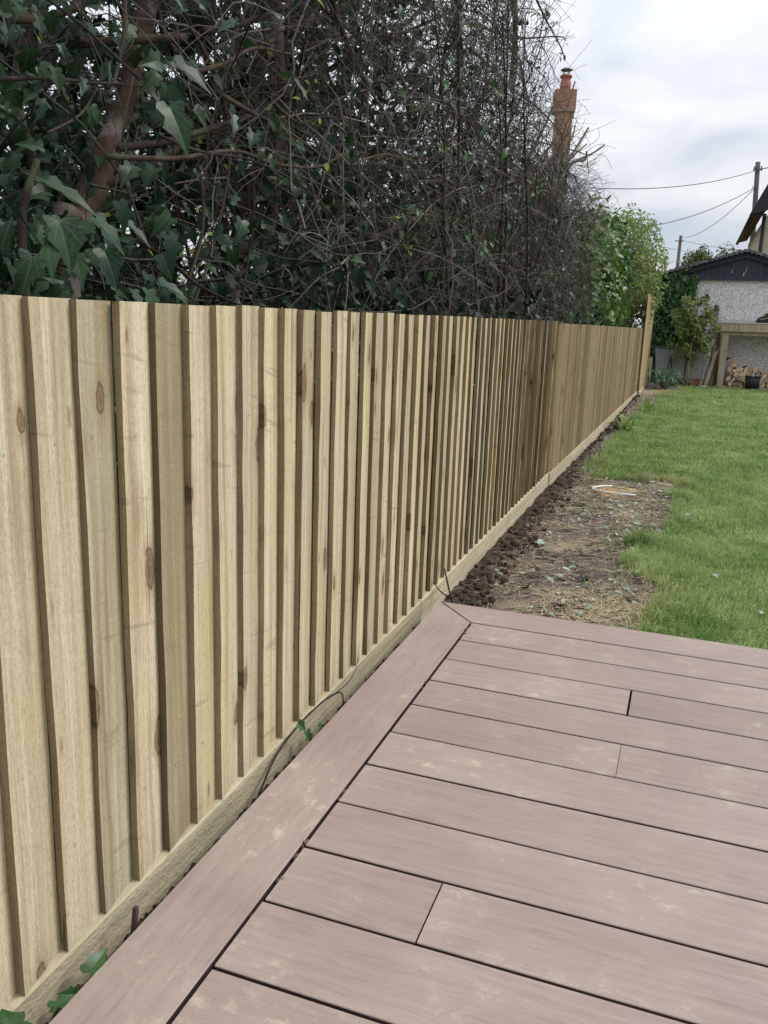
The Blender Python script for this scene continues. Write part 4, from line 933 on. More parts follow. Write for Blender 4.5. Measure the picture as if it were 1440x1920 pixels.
# distant trees
def blob_tree(name, c, rad, n, size, tmpl, mat, lab, th=(0.12, 0.05), seed=0, up=0.6, cat='tree', nobj=0, holes=-0.15, freq=2.0):
    c = np.array(c, float); base = np.array([c[0], c[1], -0.24]); root = thing(name, tuple(base), lab, cat); rad = np.array(rad, float)
    u = unit(rng.normal(0, 1, (n, 3)))*(rng.random((n, 1))**0.45)
    P = c+u*rad*(1+0.30*np.array([mnoise.noise(v*2.2+Vector((seed, 0, 0))) for v in map(Vector, u)])[:, None])
    P = P[np.array([mnoise.noise(Vector(p)*freq/rad.min()+Vector((seed, 3, 1))) for p in P]) > holes]
    if c[0] > -3 and c[1] < 17: P = P[(P[:, 0] < -0.99) | (P[:, 2] > 1.13)]
    limb('trunk', [(0, 0, 0), (0.05*rad[0], 0, (c[2]+0.24)*0.5), tuple(c-base)], th, M_BARKDK, root)
    for q in range(6):
        a = q*1.05+seed; limb('limb', [(0, 0, (c[2]+.24)*(0.35+0.08*q)), tuple((c-base)*0.7+np.array([math.cos(a)*rad[0]*0.35, math.sin(a)*rad[1]*0.35, 0])), tuple(c-base+np.array([math.cos(a)*rad[0]*0.75, math.sin(a)*rad[1]*0.75, rad[2]*(0.2+0.08*q)]))], (th[0]*0.4, th[1]*0.25), M_BARKDK, root, 8, 5)
    N_ = unit(P-c)+np.array([0, 0, up]); Fr = leaf_frames(len(P), (0, 0, 0), 0.5, 0.3); nn = unit(N_+rng.normal(0, 0.5, N_.shape)); uu = rng.normal(0, 1, N_.shape)+np.array([0, 0, -0.5]); uu = unit(uu-(uu*nn).sum(-1, keepdims=True)*nn); Fr = np.stack([uu, np.cross(nn, uu), nn], -1)
    foliage(root, P, Fr, rng.uniform(size*0.7, size*1.25, len(P)), tmpl, mat, 'leaf', nobj, 'crown', base); return root
blob_tree('conifer', (-0.1, 46, 3.3), (1.05, 1.2, 1.65), 12000, 0.15, OVAL, M_CONIF, 'rounded olive green conifer rising behind the garage roof', seed=1, holes=-0.6)
blob_tree('conifer', (1.25, 47, 3.2), (0.85, 1.0, 1.95), 6000, 0.16, OVAL, M_CONIF, 'spiky smaller conifer to the right of the rounded one', seed=2, holes=-0.3)
blob_tree('blossom_tree', (-1.75, 38, 2.7), (1.5, 1.5, 1.45), 2600, 0.06, OVAL, M_BLOSSOM, 'bare tree with pale pink blossom beyond the garage', seed=3, holes=-0.05)

# ------------------------------------------------------------------ hedge behind the fence
def place_limbs(root, offs, specs, name='limb'):
    for pts, rad, mat in specs:
        P = [np.array(p)-np.array(offs) for p in pts]; limb(name, P, rad, mat, root, max(8, 5*len(P)), 8, 0.06)
def px(pts, x): # points given on the picture at a chosen distance behind the fence
    return [at_x(a, c, x if not isinstance(x, (list, tuple)) else x[i]) for i, (a, c) in enumerate(pts)]
def clip_sets(P, R, xmax=-0.95, ok=None):
    m = (P[:, :, 0].max(1) < xmax)
    if ok is not None: m &= ok(P)
    return P[m], R[m]
HT = lambda y: np.interp(y, [0, 2, 5.9, 6.4, 7.0, 8.2, 9.5, 12, 14, 17], [3.7, 3.7, 3.5, 2.9, 2.55, 2.55, 2.40, 2.4, 2.3, 2.0])

# ---- ivy clad tree at the left
ivb = np.array(at_x(130, 620, -1.55)); ivb[2] = -0.24
iv = thing('ivy_tree', tuple(ivb), 'leaning tree smothered in dark ivy above the near left end of the fence', 'tree')
limb('trunk', [np.array(p)-ivb for p in [(ivb[0], ivb[1], -0.24), ]+px([(120, 520), (150, 410), (185, 330), (212, 245), (236, 185), (258, 85), (285, -40), (300, -300)], -1.55)], (0.040, 0.023), M_BARKRED, iv, 34, 10, 0.10)
place_limbs(iv, ivb, [(px([(150, 82), (205, 78), (260, 74), (348, 72)], [-1.56, -1.5, -1.44, -1.36]), (0.012, 0.0105), M_BARK),
    (px([(192, 345), (270, 320), (350, 268), (435, 232), (520, 190), (610, 130)], [-1.53, -1.5, -1.5, -1.55, -1.6, -1.7]), (0.016, 0.007), M_BARKDK),
    (px([(-20, 150), (80, 146), (170, 155), (230, 158)], -1.22), (0.0045, 0.003), M_BARKDK),
    (px([(232, -20), (233, 60), (220, 130), (205, 180)], -1.25), (0.006, 0.003), M_BARK),
    (px([(0, 30), (60, 35), (140, 15), (220, -30)], -1.6), (0.012, 0.009), M_BARK),
    (px([(60, 30), (30, 150), (45, 250), (70, 350), (80, 620)], -1.75), (0.012, 0.016), M_BARKRED),
    (px([(55, 620), (45, 520), (42, 400), (70, 300)], -1.15), (0.010, 0.006), M_BARKDK),
    (px([(88, 250), (150, 215), (183, 165)], -1.2), (0.003, 0.002), M_BARK),
    (px([(220, 277), (300, 268), (350, 255), (440, 228)], -1.35), (0.010, 0.008), M_BARKDK)], 'limb')
# twigs of the ivy tree
n0 = 260; st_ = np.column_stack([rng.uniform(-2.2, -1.05, n0), rng.uniform(0.5, 3.2, n0), rng.uniform(0.6, 3.4, n0)])
P1 = walk(st_, rng.normal(0, 1, (n0, 3))*np.array([1, 1, .9])+np.array([0.3, 0, 0]), rng.uniform(0.3, 0.9, n0), 7, 0.25, -0.04); R1 = taper(n0, 7, rng.uniform(0.002, 0.0042, n0), 0.0011)
P1, R1 = clip_sets(P1, R1); join_tubes('twigs', [(P1-ivb, R1)], M_TWIGDK, iv, 4)
# ivy leaves: clumped volume
def clump_points(n, lo, hi, freq, thr, seed):
    P = rng.uniform(lo, hi, (n*4, 3)); v = np.array([mnoise.noise(Vector(p)*freq+Vector((seed, 0, 0))) for p in P]); P = P[v > thr]; return P[:n]
Pa = np.concatenate([clump_points(5600, (-2.3, 0.45, 0.75), (-1.02, 2.5, 2.3), 2.1, -0.14, 5.0), clump_points(2600, (-2.6, 0.2, 2.1), (-0.95, 4.6, 3.6), 2.1, -0.2, 5.0)])
d = Pa-EYEP; dep = d@FW; xx = 720+CAM_F*(d@RT)/dep; yy = 960-CAM_F*(d@UP)/dep
thin = np.where(xx > 330, 0.20, 1.0); thin = np.where((xx > 200) & (xx < 330), 0.5, thin)
trk = (xx > 130) & (xx < 290) & (yy > 20) & (yy < 420) & (np.abs(xx-(150+(410-yy)*0.31)) < 34) & (Pa[:, 0] > -1.62)
Pa = Pa[(rng.random(len(Pa)) < thin) & ~trk]
Sa = 0.024+0.040*rng.random(len(Pa))**1.6; foliage(iv, Pa, leaf_frames(len(Pa), (0.75, -0.35, 0.45), 0.5, 0.9), Sa, IVY, M_IVY, 'ivy_leaf', 230, offs=ivb)
# the large separate leaves that hang nearest
big = [(330, 118, -1.0, 0.085, (0.9, 0.55, -0.5)), (318, 200, -0.99, 0.095, (0.25, 0.2, -1)), (95, 345, -1.02, 0.085, (0.9, .5, -.3)), (110, 415, -1.0, 0.085, (0.1, 0, -1)), (180, 410, -1.0, 0.075, (0.5, .3, -.7)), (200, 425, -1.02, 0.06, (0.3, 0, -1)), (85, 445, -1.0, 0.07, (.1, 0, -1)), (195, 470, -1.01, .065, (.3, .1, -1)), (300, 530, -0.99, 0.06, (0.8, .5, -.4)), (278, 545, -0.99, 0.05, (0, 0, -1)), (240, 420, -1.05, .06, (.6, .3, -.5)), (60, 480, -1.0, .06, (-.3, -.2, -1)), (320, 540, -1.0, .05, (.6, .4, -.6)), (140, 480, -1.0, .055, (.2, 0, -1)), (250, 545, -.99, .045, (.1, 0, -1)), (365, 205, -1.1, .05, (.7, .4, -.3))]
for q, (a, c, x, s, dr) in enumerate(big):
    p = at_x(a, c, x); nn_ = unit(np.array([0.75, -0.45, 0.5])+rng.normal(0, 0.15, 3)); u = unit(np.array(dr)-np.dot(dr, nn_)*nn_); v = np.cross(nn_, u)
    o = link('ivy_leaf', _leaf_meshes[('ivy_leaf', M_IVY.name, id(IVY))][(2, 1, 2, 0)[q % 4]], iv); m4 = Matrix(np.stack([u, v, nn_], -1).tolist()).to_4x4() @ Matrix.Scale(s*1.02, 4); m4.translation = Vector(p-ivb); o.matrix_local = m4

# ---- bare tree with long tangled branches
bb = np.array(at_x(425, 600, -1.7)); bb[2] = -0.24
bt = thing('bare_tree', tuple(bb), 'dark trunked bare tree with long tangled branches and first yellow green leaves', 'tree')
limb('trunk', [np.array(p)-bb for p in [(bb[0], bb[1], -0.24)]+px([(426, 550), (447, 450), (478, 345), (473, 250), (470, 200), (500, 60), (520, -150)], -1.7)], (0.034, 0.020), M_BARKDK, bt, 30, 9, 0.09)
limb('trunk', [np.array(p)-bb for p in [(bb[0]+0.02, bb[1]-0.02, -0.2)]+px([(440, 530), (500, 450), (518, 330), (530, 210), (521, 60), (514, -120)], [-1.66, -1.6, -1.58, -1.56, -1.56, -1.6])], (0.022, 0.017), M_BARKRED, bt, 30, 9, 0.09)
br = [([(200, 293), (330, 297), (440, 283), (520, 308), (600, 312), (660, 285), (740, 300)], -1.25, (0.0065, 0.003)), ([(410, 175), (470, 210), (545, 250), (640, 318), (700, 335)], -1.3, (0.0085, 0.003)), ([(380, 60), (450, 45), (520, 20), (600, -20)], -1.5, (0.011, 0.008)),
      ([(540, 60), (590, 40), (650, 12), (720, -30)], -1.6, (0.022, 0.018)), ([(375, 310), (382, 400), (372, 470), (340, 560)], -1.2, (0.0045, 0.003)), ([(435, 210), (428, 330), (400, 460), (360, 580)], -1.35, (0.0045, 0.0035)), ([(475, 330), (475, 420), (460, 520), (452, 580)], -1.2, (0.004, 0.003)),
      ([(260, 450), (330, 500), (380, 540), (470, 580), (540, 600)], -1.1, (0.005, 0.003)), ([(340, 140), (420, 120), (480, 90), (560, 100), (640, 60)], -1.35, (0.007, 0.003)), ([(300, 255), (380, 285), (470, 300), (560, 345), (640, 420)], -1.2, (0.004, 0.002)),
      ([(590, 290), (650, 270), (720, 285), (800, 330)], -1.4, (0.007, 0.003)), ([(500, 180), (560, 230), (620, 220), (700, 260), (760, 380)], -1.3, (0.006, 0.0025)), ([(560, 440), (600, 470), (640, 520), (680, 600)], -1.15, (0.004, 0.0025)), ([(640, 500), (600, 520), (560, 560), (520, 600)], -1.1, (0.0035, 0.002)),
      ([(505, 440), (470, 490), (440, 520), (425, 560)], -1.6, (0.015, 0.018)), ([(600, 10), (660, 60), (740, 110), (800, 120), (870, 160)], -1.5, (0.010, 0.004)), ([(620, 130), (680, 90), (760, 60), (850, 20)], -1.6, (0.013, 0.008)), ([(650, 300), (720, 290), (800, 370), (870, 330)], -1.5, (0.006, 0.003))]
place_limbs(bt, bb, [(px(p, x), r, random.choice([M_BARKDK, M_BARK, M_BARK])) for p, x, r in br], 'branch')
n0 = 230; st_ = np.column_stack([rng.uniform(-2.0, -1.05, n0), rng.uniform(1.6, 4.4, n0), rng.uniform(0.8, 3.4, n0)])
P1 = walk(st_, rng.normal(0, 1, (n0, 3))*np.array([0.8, 1.1, .8])+np.array([0.25, 0.1, 0]), rng.uniform(0.5, 1.3, n0), 9, 0.20, -0.03); R1 = taper(n0, 9, rng.uniform(0.0024, 0.0046, n0), 0.0012)
P1, R1 = clip_sets(P1, R1, -0.93)
p, dd, _, _ = spawn(P1, 900, 0.1, 1.0, 1.1); P2 = walk(p, dd, rng.uniform(0.12, 0.5, len(p)), 6, 0.22, -0.03); R2 = taper(len(p), 6, rng.uniform(0.0012, 0.0023, len(p)), 0.0008); P2, R2 = clip_sets(P2, R2, -0.92)
join_tubes('twigs', [(P1-bb, R1), (P2-bb, R2)], M_TWIG, bt, 4)
p, dd, _, _ = spawn(P2, 520, 0.4, 1.0, 1.0); p = p[rng.random(len(p)) < 0.8]
foliage(bt, p, leaf_frames(len(p), (0.5, -0.4, 0.6), 0.5, 0.8), rng.uniform(0.018, 0.034, len(p)), OVAL, M_YOUNG, 'young_leaf', 170, offs=bb)
p, dd, _, _ = spawn(P1, 160, 0.1, 1.0, 1.0)
foliage(bt, p, leaf_frames(len(p), (0.6, -0.4, 0.5), 0.6, 0.8), rng.uniform(0.035, 0.06, len(p)), IVY, M_IVYMID, 'ivy_leaf', 40, 'ivy', offs=bb)
p = clump_points(2600, (-2.3, 1.3, 0.8), (-1.25, 4.2, 2.0), 2.4, -0.05, 12.0); p = p[rng.random(len(p)) > (p[:, 2]-0.9)*0.75]
foliage(bt, p, leaf_frames(len(p), (0.7, -0.4, 0.45), 0.55, 0.9), rng.uniform(0.04, 0.07, len(p)), IVY, M_IVY, 'ivy_leaf', 200, 'dark_ivy', offs=bb)

# ---- dense twiggy shrub in the middle
tb = np.array([-1.7, 5.2, -0.24])
ts = thing('twiggy_shrub', tuple(tb), 'tall dense leafless shrub of grey brown twigs filling the middle of the hedge', 'shrub')
nS = 46; yb_ = rng.uniform(2.9, 9.2, nS); xb2 = rng.uniform(-2.3, -1.12, nS); hh = HT(yb_)*rng.uniform(0.75, 1.0, nS)
dirs = np.column_stack([rng.normal(0.05, 0.22, nS), rng.normal(-0.05, 0.40, nS), np.ones(nS)])
PS = walk(np.column_stack([xb2, yb_, np.full(nS, -0.24)]), dirs, hh+0.24, 12, 0.12, 0.0)
PS[:, :, 0] = np.minimum(PS[:, :, 0], -1.0-rng.random((nS, 1))*0.12); RS = taper(nS, 12, rng.uniform(0.007, 0.016, nS), 0.0025)
for q in range(nS):
    b = MB(); b.tube(PS[q]-tb, RS[q], 6); b.build('stem', M_BARKDK if q % 3 else M_BARK, ts, True)
okf = lambda P: (P[:, :, 2].max(1) < HT(P[:, -1, 1])+0.25) & (P[:, :, 2].min(1) > 0.75)
p, dd, _, _ = spawn(PS, 2900, 0.22, 1.0, 1.25, (0.15, -0.08, 0.0)); P1 = walk(p, dd, rng.uniform(0.3, 0.85, len(p)), 8, 0.17, -0.045); R1 = taper(len(p), 8, rng.uniform(0.0022, 0.0042, len(p)), 0.0012); P1, R1 = clip_sets(P1, R1, -0.90, okf)
p, dd, _, _ = spawn(P1, 4600, 0.15, 1.0, 0.95); P2 = walk(p, dd, rng.uniform(0.14, 0.42, len(p)), 6, 0.18, -0.03); R2 = taper(len(p), 6, rng.uniform(0.0013, 0.0024, len(p)), 0.0009); P2, R2 = clip_sets(P2, R2, -0.86, okf)
# fine upright brush towards the crown
m3 = 900; t3 = rng.uniform(3.2, 7.4, m3); p3 = np.column_stack([rng.uniform(-2.1, -1.05, m3), t3, HT(t3)*rng.uniform(0.62, 0.9, m3)])
P3 = walk(p3, np.column_stack([rng.normal(0.15, .5, m3), rng.normal(0.1, .5, m3), np.full(m3, .9)]), rng.uniform(0.3, 0.75, m3), 6, 0.16, 0.02); R3 = taper(m3, 6, rng.uniform(0.0014, 0.0026, m3), 0.0008); P3, R3 = clip_sets(P3, R3, -0.9)
m4_ = 1900; t4 = rng.uniform(2.6, 9.4, m4_); p4 = np.column_stack([rng.uniform(-1.8, -1.1, m4_), t4, np.minimum(rng.uniform(1.2, 3.3, m4_), HT(t4)-0.2)])
P4 = walk(p4, np.column_stack([rng.normal(0.25, .5, m4_), rng.normal(-0.15, .9, m4_), rng.normal(0.15, 0.5, m4_)]), rng.uniform(0.5, 1.1, m4_), 9, 0.12, -0.10); R4 = taper(m4_, 9, rng.uniform(0.0024, 0.004, m4_), 0.001); P4, R4 = clip_sets(P4, R4, -0.86, okf)
p, dd, _, _ = spawn(P4, 2200, 0.2, 1.0, 0.8); P5 = walk(p, dd, rng.uniform(0.1, 0.3, len(p)), 5, 0.15, -0.06); R5 = taper(len(p), 5, rng.uniform(0.0013, 0.002, len(p)), 0.0009); P5, R5 = clip_sets(P5, R5, -0.84, okf)
join_tubes('twigs', [(P1-tb, R1), (P2-tb, R2), (P3-tb, R3)], M_TWIG, ts, 3)
join_tubes('arching_twigs', [(P4-tb, R4), (P5-tb, R5)], M_TWIGLT, ts, 3)
n = 1500; p = np.column_stack([rng.uniform(-1.45, -1.0, n), rng.uniform(3.2, 9.5, n), rng.uniform(1.0, 2.3, n)]); p = p[np.array([mnoise.noise(Vector(q)*2.3+Vector((3, 7, 1))) for q in p]) > 0.12]
foliage(ts, p, leaf_frames(len(p), (0.6, -0.4, 0.5), 0.6, 0.8), rng.uniform(0.03, 0.055, len(p)), IVY, M_IVYMID, 'ivy_leaf', 60, 'ivy_sprigs', offs=tb)
n = 20000; P = np.column_stack([rng.uniform(-2.4, -1.12, n), rng.uniform(3.0, 9.8, n), rng.uniform(0.85, 3.0, n)])
v = np.array([mnoise.noise(Vector(q)*1.7) for q in P]); P = P[(v > -0.12+0.25*np.clip(P[:, 2]-1.6, 0, 1)) & (P[:, 2] < HT(P[:, 1])-0.45)]
foliage(ts, P, leaf_frames(len(P), (0.5, -0.4, 0.6), 0.7, 0.3), rng.uniform(0.03, 0.055, len(P)), OVAL, M_PRIVET, 'leaf', 0, 'dark_foliage', offs=tb)
p, dd, _, _ = spawn(P2, 240, 0.4, 1.0, 1.0); p = p[p[:, 1] < 5.5]
foliage(ts, p, leaf_frames(len(p), (0.5, -0.4, 0.6), 0.5, 0.8), rng.uniform(0.022, 0.04, len(p)), OVAL, M_YOUNG, 'young_leaf', 40, offs=tb)
place_limbs(ts, tb, [(px([(690, 450), (760, 420), (810, 390), (850, 330), (875, 305)], -1.35), (0.016, 0.012), M_BARKRED), (px([(848, -20), (858, 60), (862, 120), (850, 220)], -1.5), (0.022, 0.026), M_BARKDK), (px([(960, -60), (965, 60), (958, 160)], -1.4), (0.018, 0.016), M_BARK),
    (px([(660, 310), (720, 290), (800, 300), (870, 245)], -1.15), (0.005, 0.003), M_BARK), (px([(705, 300), (725, 280), (740, 210), (800, 150)], -1.15), (0.004, 0.002), M_BARK)], 'limb')

m5 = 34; t5 = rng.uniform(2.4, 8.2, m5); p5 = np.column_stack([rng.uniform(-1.7, -1.25, m5), t5, np.minimum(rng.uniform(1.3, 3.0, m5), HT(t5)-0.35)])
P6 = walk(p5, np.column_stack([rng.normal(0.12, .25, m5), rng.normal(-0.2, .9, m5), rng.normal(0.30, 0.4, m5)]), rng.uniform(0.8, 1.7, m5), 10, 0.16, -0.05); R6 = taper(m5, 10, rng.uniform(0.007, 0.015, m5), 0.003)
P6[:, :, 0] = np.minimum(P6[:, :, 0], -1.0)
for q in range(m5):
    if P6[q, :, 2].max() < HT(P6[q, -1, 1])+0.05:
        b = MB(); b.tube(P6[q]-tb, R6[q], 6); b.build('branch', (M_BARK, M_TWIGLT, M_BARKRED)[q % 3], ts, True)
# ---- cut back shrub with sawn stubs before the chimney
cb = np.array([-1.5, 8.6, -0.24]); cs = thing('cut_shrub', tuple(cb), 'hard pruned shrub with sawn off stubs sticking up below the chimney', 'shrub')
cut = [([(1000, 330), (1035, 270), (1062, 205), (1078, 153)], (0.010, 0.007)), ([(1010, 340), (1060, 305), (1090, 262), (1103, 240)], (0.014, 0.010)), ([(1030, 345), (1075, 305), (1110, 288), (1134, 272)], (0.014, 0.009)), ([(985, 330), (1005, 270), (1022, 235), (1037, 200)], (0.011, 0.009)),
       ([(1020, 330), (1048, 285), (1075, 215)], (0.013, 0.009)), ([(1050, 330), (1068, 300), (1100, 270)], (0.010, 0.007)), ([(1000, 350), (1048, 300), (1072, 260), (1078, 235)], (0.010, 0.006)), ([(1060, 330), (1096, 300), (1100, 283)], (.012, .009))]
for pts, r in cut:
    Q = px(pts, -1.3); b0 = np.array([Q[0][0]-0.15, Q[0][1]-0.1, -0.24]); limb('stub', [b0-cb, (b0*0.4+Q[0]*0.6)-cb]+[q-cb for q in Q], (r[0]*1.5, r[1]), M_BARK, cs, 18, 8, 0.06)
n0 = 1000; t3 = rng.uniform(7.0, 11.3, n0); st_ = np.column_stack([rng.uniform(-2.0, -1.1, n0), t3, rng.uniform(0.9, 1.0, n0)*0+rng.uniform(0.9, 2.5, n0)])
P1 = walk(st_, rng.normal(0, 1, (n0, 3))+np.array([0.3, 0, 0.35]), rng.uniform(0.2, 0.7, n0), 7, 0.16, 0.0); R1 = taper(n0, 7, rng.uniform(0.0025, 0.0045, n0), 0.0014); P1, R1 = clip_sets(P1, R1, -0.9, lambda P: P[:, :, 2].max(1) < HT(P[:, -1, 1])+0.18)
p, dd, _, _ = spawn(P1, 1200, 0.2, 1.0, 1.0); P2 = walk(p, dd, rng.uniform(0.12, 0.35, len(p)), 5, 0.18, -0.02); R2 = taper(len(p), 5, rng.uniform(0.0016, 0.0026, len(p)), 0.001); P2, R2 = clip_sets(P2, R2, -0.88, lambda P: P[:, :, 2].max(1) < HT(P[:, -1, 1])+0.3)
sp = px([(1090, 262), (1110, 247), (1150, 228)], -1.3); long_ = np.stack([curve([s-cb for s in px(a, -1.25)], 8, (1, 1), 0)[0] for a in ([(1090, 252), (1115, 243), (1155, 226)], [(1100, 285), (1125, 270), (1155, 279)], [(1050, 250), (1080, 255), (1098, 222)], [(1060, 300), (1120, 262), (1122, 240)], [(1075, 300), (1130, 290), (1148, 318)])])
join_tubes('twigs', [(P1-cb, R1), (P2-cb, R2), (long_, taper(len(long_), 8, 0.004, 0.002))], M_TWIG, cs, 3)
n = 900; P = np.column_stack([rng.uniform(-2.0, -1.15, n), rng.uniform(7.2, 10.4, n), rng.uniform(0.8, 2.5, n)]); P = P[P[:, 2] < HT(P[:, 1])-0.1]
foliage(cs, P, leaf_frames(len(P), (0.5, -0.4, 0.6), 0.6, 0.5), rng.uniform(0.05, 0.08, len(P)), IVY, M_IVYFAR, 'ivy_leaf', 40, 'ivy', offs=cb)

# ---- hanging leafy branch against the sky
hb = np.array(at_x(985, -60, -1.25)); hg = None
limb('limb', [q-tb for q in px([(900, -160), (985, -40), (1025, 40), (1050, 85), (1060, 112)], -1.25)], (0.010, 0.004), M_BARKDK, ts, 14, 6)
P = np.array(px([(1012 + rng.normal(0, 8), 20+rng.normal(0, 10)) for _ in range(14)]+[(1030+rng.normal(0, 10), 55+rng.normal(0, 12)) for _ in range(16)]+[(1055+rng.normal(0, 7), 95+rng.normal(0, 10)) for _ in range(8)], -1.25))
foliage(ts, P, leaf_frames(len(P), (0.4, -0.4, 0.6), 0.6, 0.6), rng.uniform(0.03, 0.055, len(P)), OVAL, M_IVYMID, 'hanging_leaf', 38, offs=tb)

# ---- evergreen mass that closes the hedge behind
n = 25000; P = np.column_stack([rng.uniform(-3.8, -1.9, n), rng.uniform(0.2, 12.5, n), rng.uniform(-0.1, 3.6, n)])
v = np.array([mnoise.noise(Vector(q)*1.3+Vector((9, 2, 1))) for q in P]); hole = (np.abs(P[:, 1]/-P[:, 0]-1.72) < 0.20) & (np.abs(P[:, 2]-1.42) < 0.30) & (v < 0.3)
topcut = 2.5+1.0*np.clip((P[:, 1]-3)/2, 0, 1)
P = P[((v > -0.26) | (P[:, 2] < 1.5)) & ~hole & (P[:, 2] < np.minimum(HT(P[:, 1])-0.15, topcut+1.1*v))]
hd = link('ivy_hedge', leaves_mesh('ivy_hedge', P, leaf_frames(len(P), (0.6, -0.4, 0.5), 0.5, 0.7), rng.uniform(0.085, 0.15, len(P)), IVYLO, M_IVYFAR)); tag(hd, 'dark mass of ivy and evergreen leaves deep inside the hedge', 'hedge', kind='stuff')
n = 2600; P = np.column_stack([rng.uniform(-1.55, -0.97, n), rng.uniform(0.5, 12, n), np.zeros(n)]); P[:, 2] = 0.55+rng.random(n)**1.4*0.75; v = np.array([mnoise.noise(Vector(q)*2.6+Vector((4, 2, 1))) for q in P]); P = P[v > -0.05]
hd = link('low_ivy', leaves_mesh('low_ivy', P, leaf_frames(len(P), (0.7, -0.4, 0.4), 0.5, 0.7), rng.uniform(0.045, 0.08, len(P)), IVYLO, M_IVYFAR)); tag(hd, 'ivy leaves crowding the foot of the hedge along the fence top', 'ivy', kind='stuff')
# bright bush seen through the gap
blob_tree('garden_bush', (-3.9, 6.8, 1.3), (0.9, 0.9, 0.95), 2200, 0.08, OVAL, M_YOUNG, 'bright yellow green bush glimpsed through the gap in the hedge', (0.03, 0.015), 4, cat='bush')

# ---- bright laurel, ivy column, lime shrub
blob_tree('laurel_bush', (-1.36, 11.4, 1.40), (0.47, 1.5, 1.18), 9000, 0.10, OVAL, M_LAUREL, 'bright green glossy laurel bush growing over the brown fence', (0.04, 0.02), 5, 0.5, 'bush', 260, -0.22, 1.6)
def column(name, c, rad, n, size, tmpl, mat, lab, seed, nobj, cat): return blob_tree(name, c, rad, n, size, tmpl, mat, lab, (0.04, 0.02), seed, 0.4, cat, nobj, -0.25, 1.8)
column('ivy_column', (-1.35, 13.2, 1.35), (0.42, 1.1, 1.3), 3000, 0.10, IVY, M_IVYMID, 'dark glossy ivy column between the laurel and the pale lime shrub', 6, 200, 'ivy')
column('lime_shrub', (-1.30, 16.2, 1.95), (0.70, 1.3, 1.2), 9500, 0.085, OVAL, M_LIME, 'airy pale lime green shrub leaning over the tall end of the fence', 7, 200, 'shrub')
n0 = 260; st_ = np.column_stack([rng.uniform(-1.6, -1.0, n0), rng.uniform(13.5, 16.5, n0), rng.uniform(1.0, 2.4, n0)]); P1 = walk(st_, rng.normal(0, 1, (n0, 3))+np.array([0.2, 0, 0.6]), rng.uniform(0.3, 0.7, n0), 6, 0.15, 0.0)
tw = thing('fine_shrub', (-1.3, 14.8, -0.24), 'greyish half bare shrub between the ivy column and lime shrub', 'shrub'); join_tubes('twigs', [(P1-np.array([-1.3, 14.8, -0.24]), taper(n0, 6, 0.005, 0.002))], M_TWIG, tw, 3)
limb('trunk', [(0, 0, 0), (0.05, 0, 1.0), (0, 0.1, 2.0)], (0.03, 0.012), M_BARK, tw)
n = 1300; P = np.column_stack([rng.uniform(-1.6, -0.98, n), rng.uniform(13.4, 16.6, n), rng.uniform(0.9, 2.3, n)]); foliage(tw, P, leaf_frames(n, (0.5, -.4, .6), .7, .3), rng.uniform(0.03, 0.055, n), OVAL, M_CONIF, 'leaf', 0, 'foliage', offs=(-1.3, 14.8, -0.24))

# ------------------------------------------------------------------ debris on the bare soil
def gz1(x, y): return float(ground_z(x, y))
# stump
s = (-0.42, 6.33); z = gz1(*s)
sp_ = thing('tree_stump', (s[0], s[1], z-0.03), 'orange freshly sawn stump flush with the soil, ringed by a white strip', 'stump')
b = MB(); prof = []; 
ringp = [(0.17*(1+0.14*math.sin(3*a)+0.12*math.sin(5*a+1)+0.10*math.sin(9*a+2))*math.cos(a), 0.23*(1+0.14*math.sin(3*a)+0.1*math.sin(7*a))*math.sin(a)) for a in np.linspace(0, 2*PI, 25)[:-1]]; n = 24
b.add([(x, y, 0) for x, y in ringp]+[(x*.97, y*.97, 0.036) for x, y in ringp], [tuple(range(n, 2*n))]+[(i, (i+1) % n, n+(i+1) % n, n+i) for i in range(n)])
m = Mat('orange_sawn_wood', 0.9, 0.1); o_ = m.obj(); m.col(m.mix(m.ramp(m.noise(o_, 16, 5, .7), [(.42, 0.), (.62, 1.)]), m.ramp(m.noise(o_, 9, 4), [(0.3, (0.36, 0.19, 0.085)), (0.7, (0.55, 0.36, 0.19))]), (0.30, 0.235, 0.165))); b.build('cut_face', m.m, sp_)
M_WHITE = mat_plain('white_strip', (0.74, 0.74, 0.72), 0.6, 0.08)
b = MB(); b.tube([(-0.03, 0.12, 0.048), (-0.10, 0.08, 0.05), (-0.16, -0.02, 0.05), (-0.15, -0.10, 0.05), (-0.05, -0.15, 0.05), (0.06, -0.17, 0.05), (0.155, -0.165, 0.05)], [0.007]*7, 6); b.build('white_strip', M_WHITE, sp_, True)
# soil clods along the fence
b = MB()
for q in range(1500):
    y = random.uniform(3.1, 15.0) if q > 800 else random.uniform(3.1, 6.8); x = -0.885+abs(random.gauss(0, 0.07)); r = 0.004+0.020*random.random()**3.2*(1 if y < 7 else 1.2); z = gz1(x, y)+0.012+r*0.3
    V = []; 
    for k_, (th_, zz) in enumerate(((0.55, -.7), (1.0, -.1), (.8, .55))):
        for a in range(6): V.append((x+r*th_*random.uniform(.5, 1.4)*math.cos(a*PI/3), y+r*th_*random.uniform(.5, 1.4)*math.sin(a*PI/3), z+r*zz*random.uniform(.8, 1.2)))
    V.append((x, y, z+r*0.85)); F = []
    for k_ in range(2):
        for a in range(6): F.append((k_*6+a, k_*6+(a+1) % 6, (k_+1)*6+(a+1) % 6, (k_+1)*6+a))
    F += [(12+a, 12+(a+1) % 6, 18) for a in range(6)]; b.add(V, F)
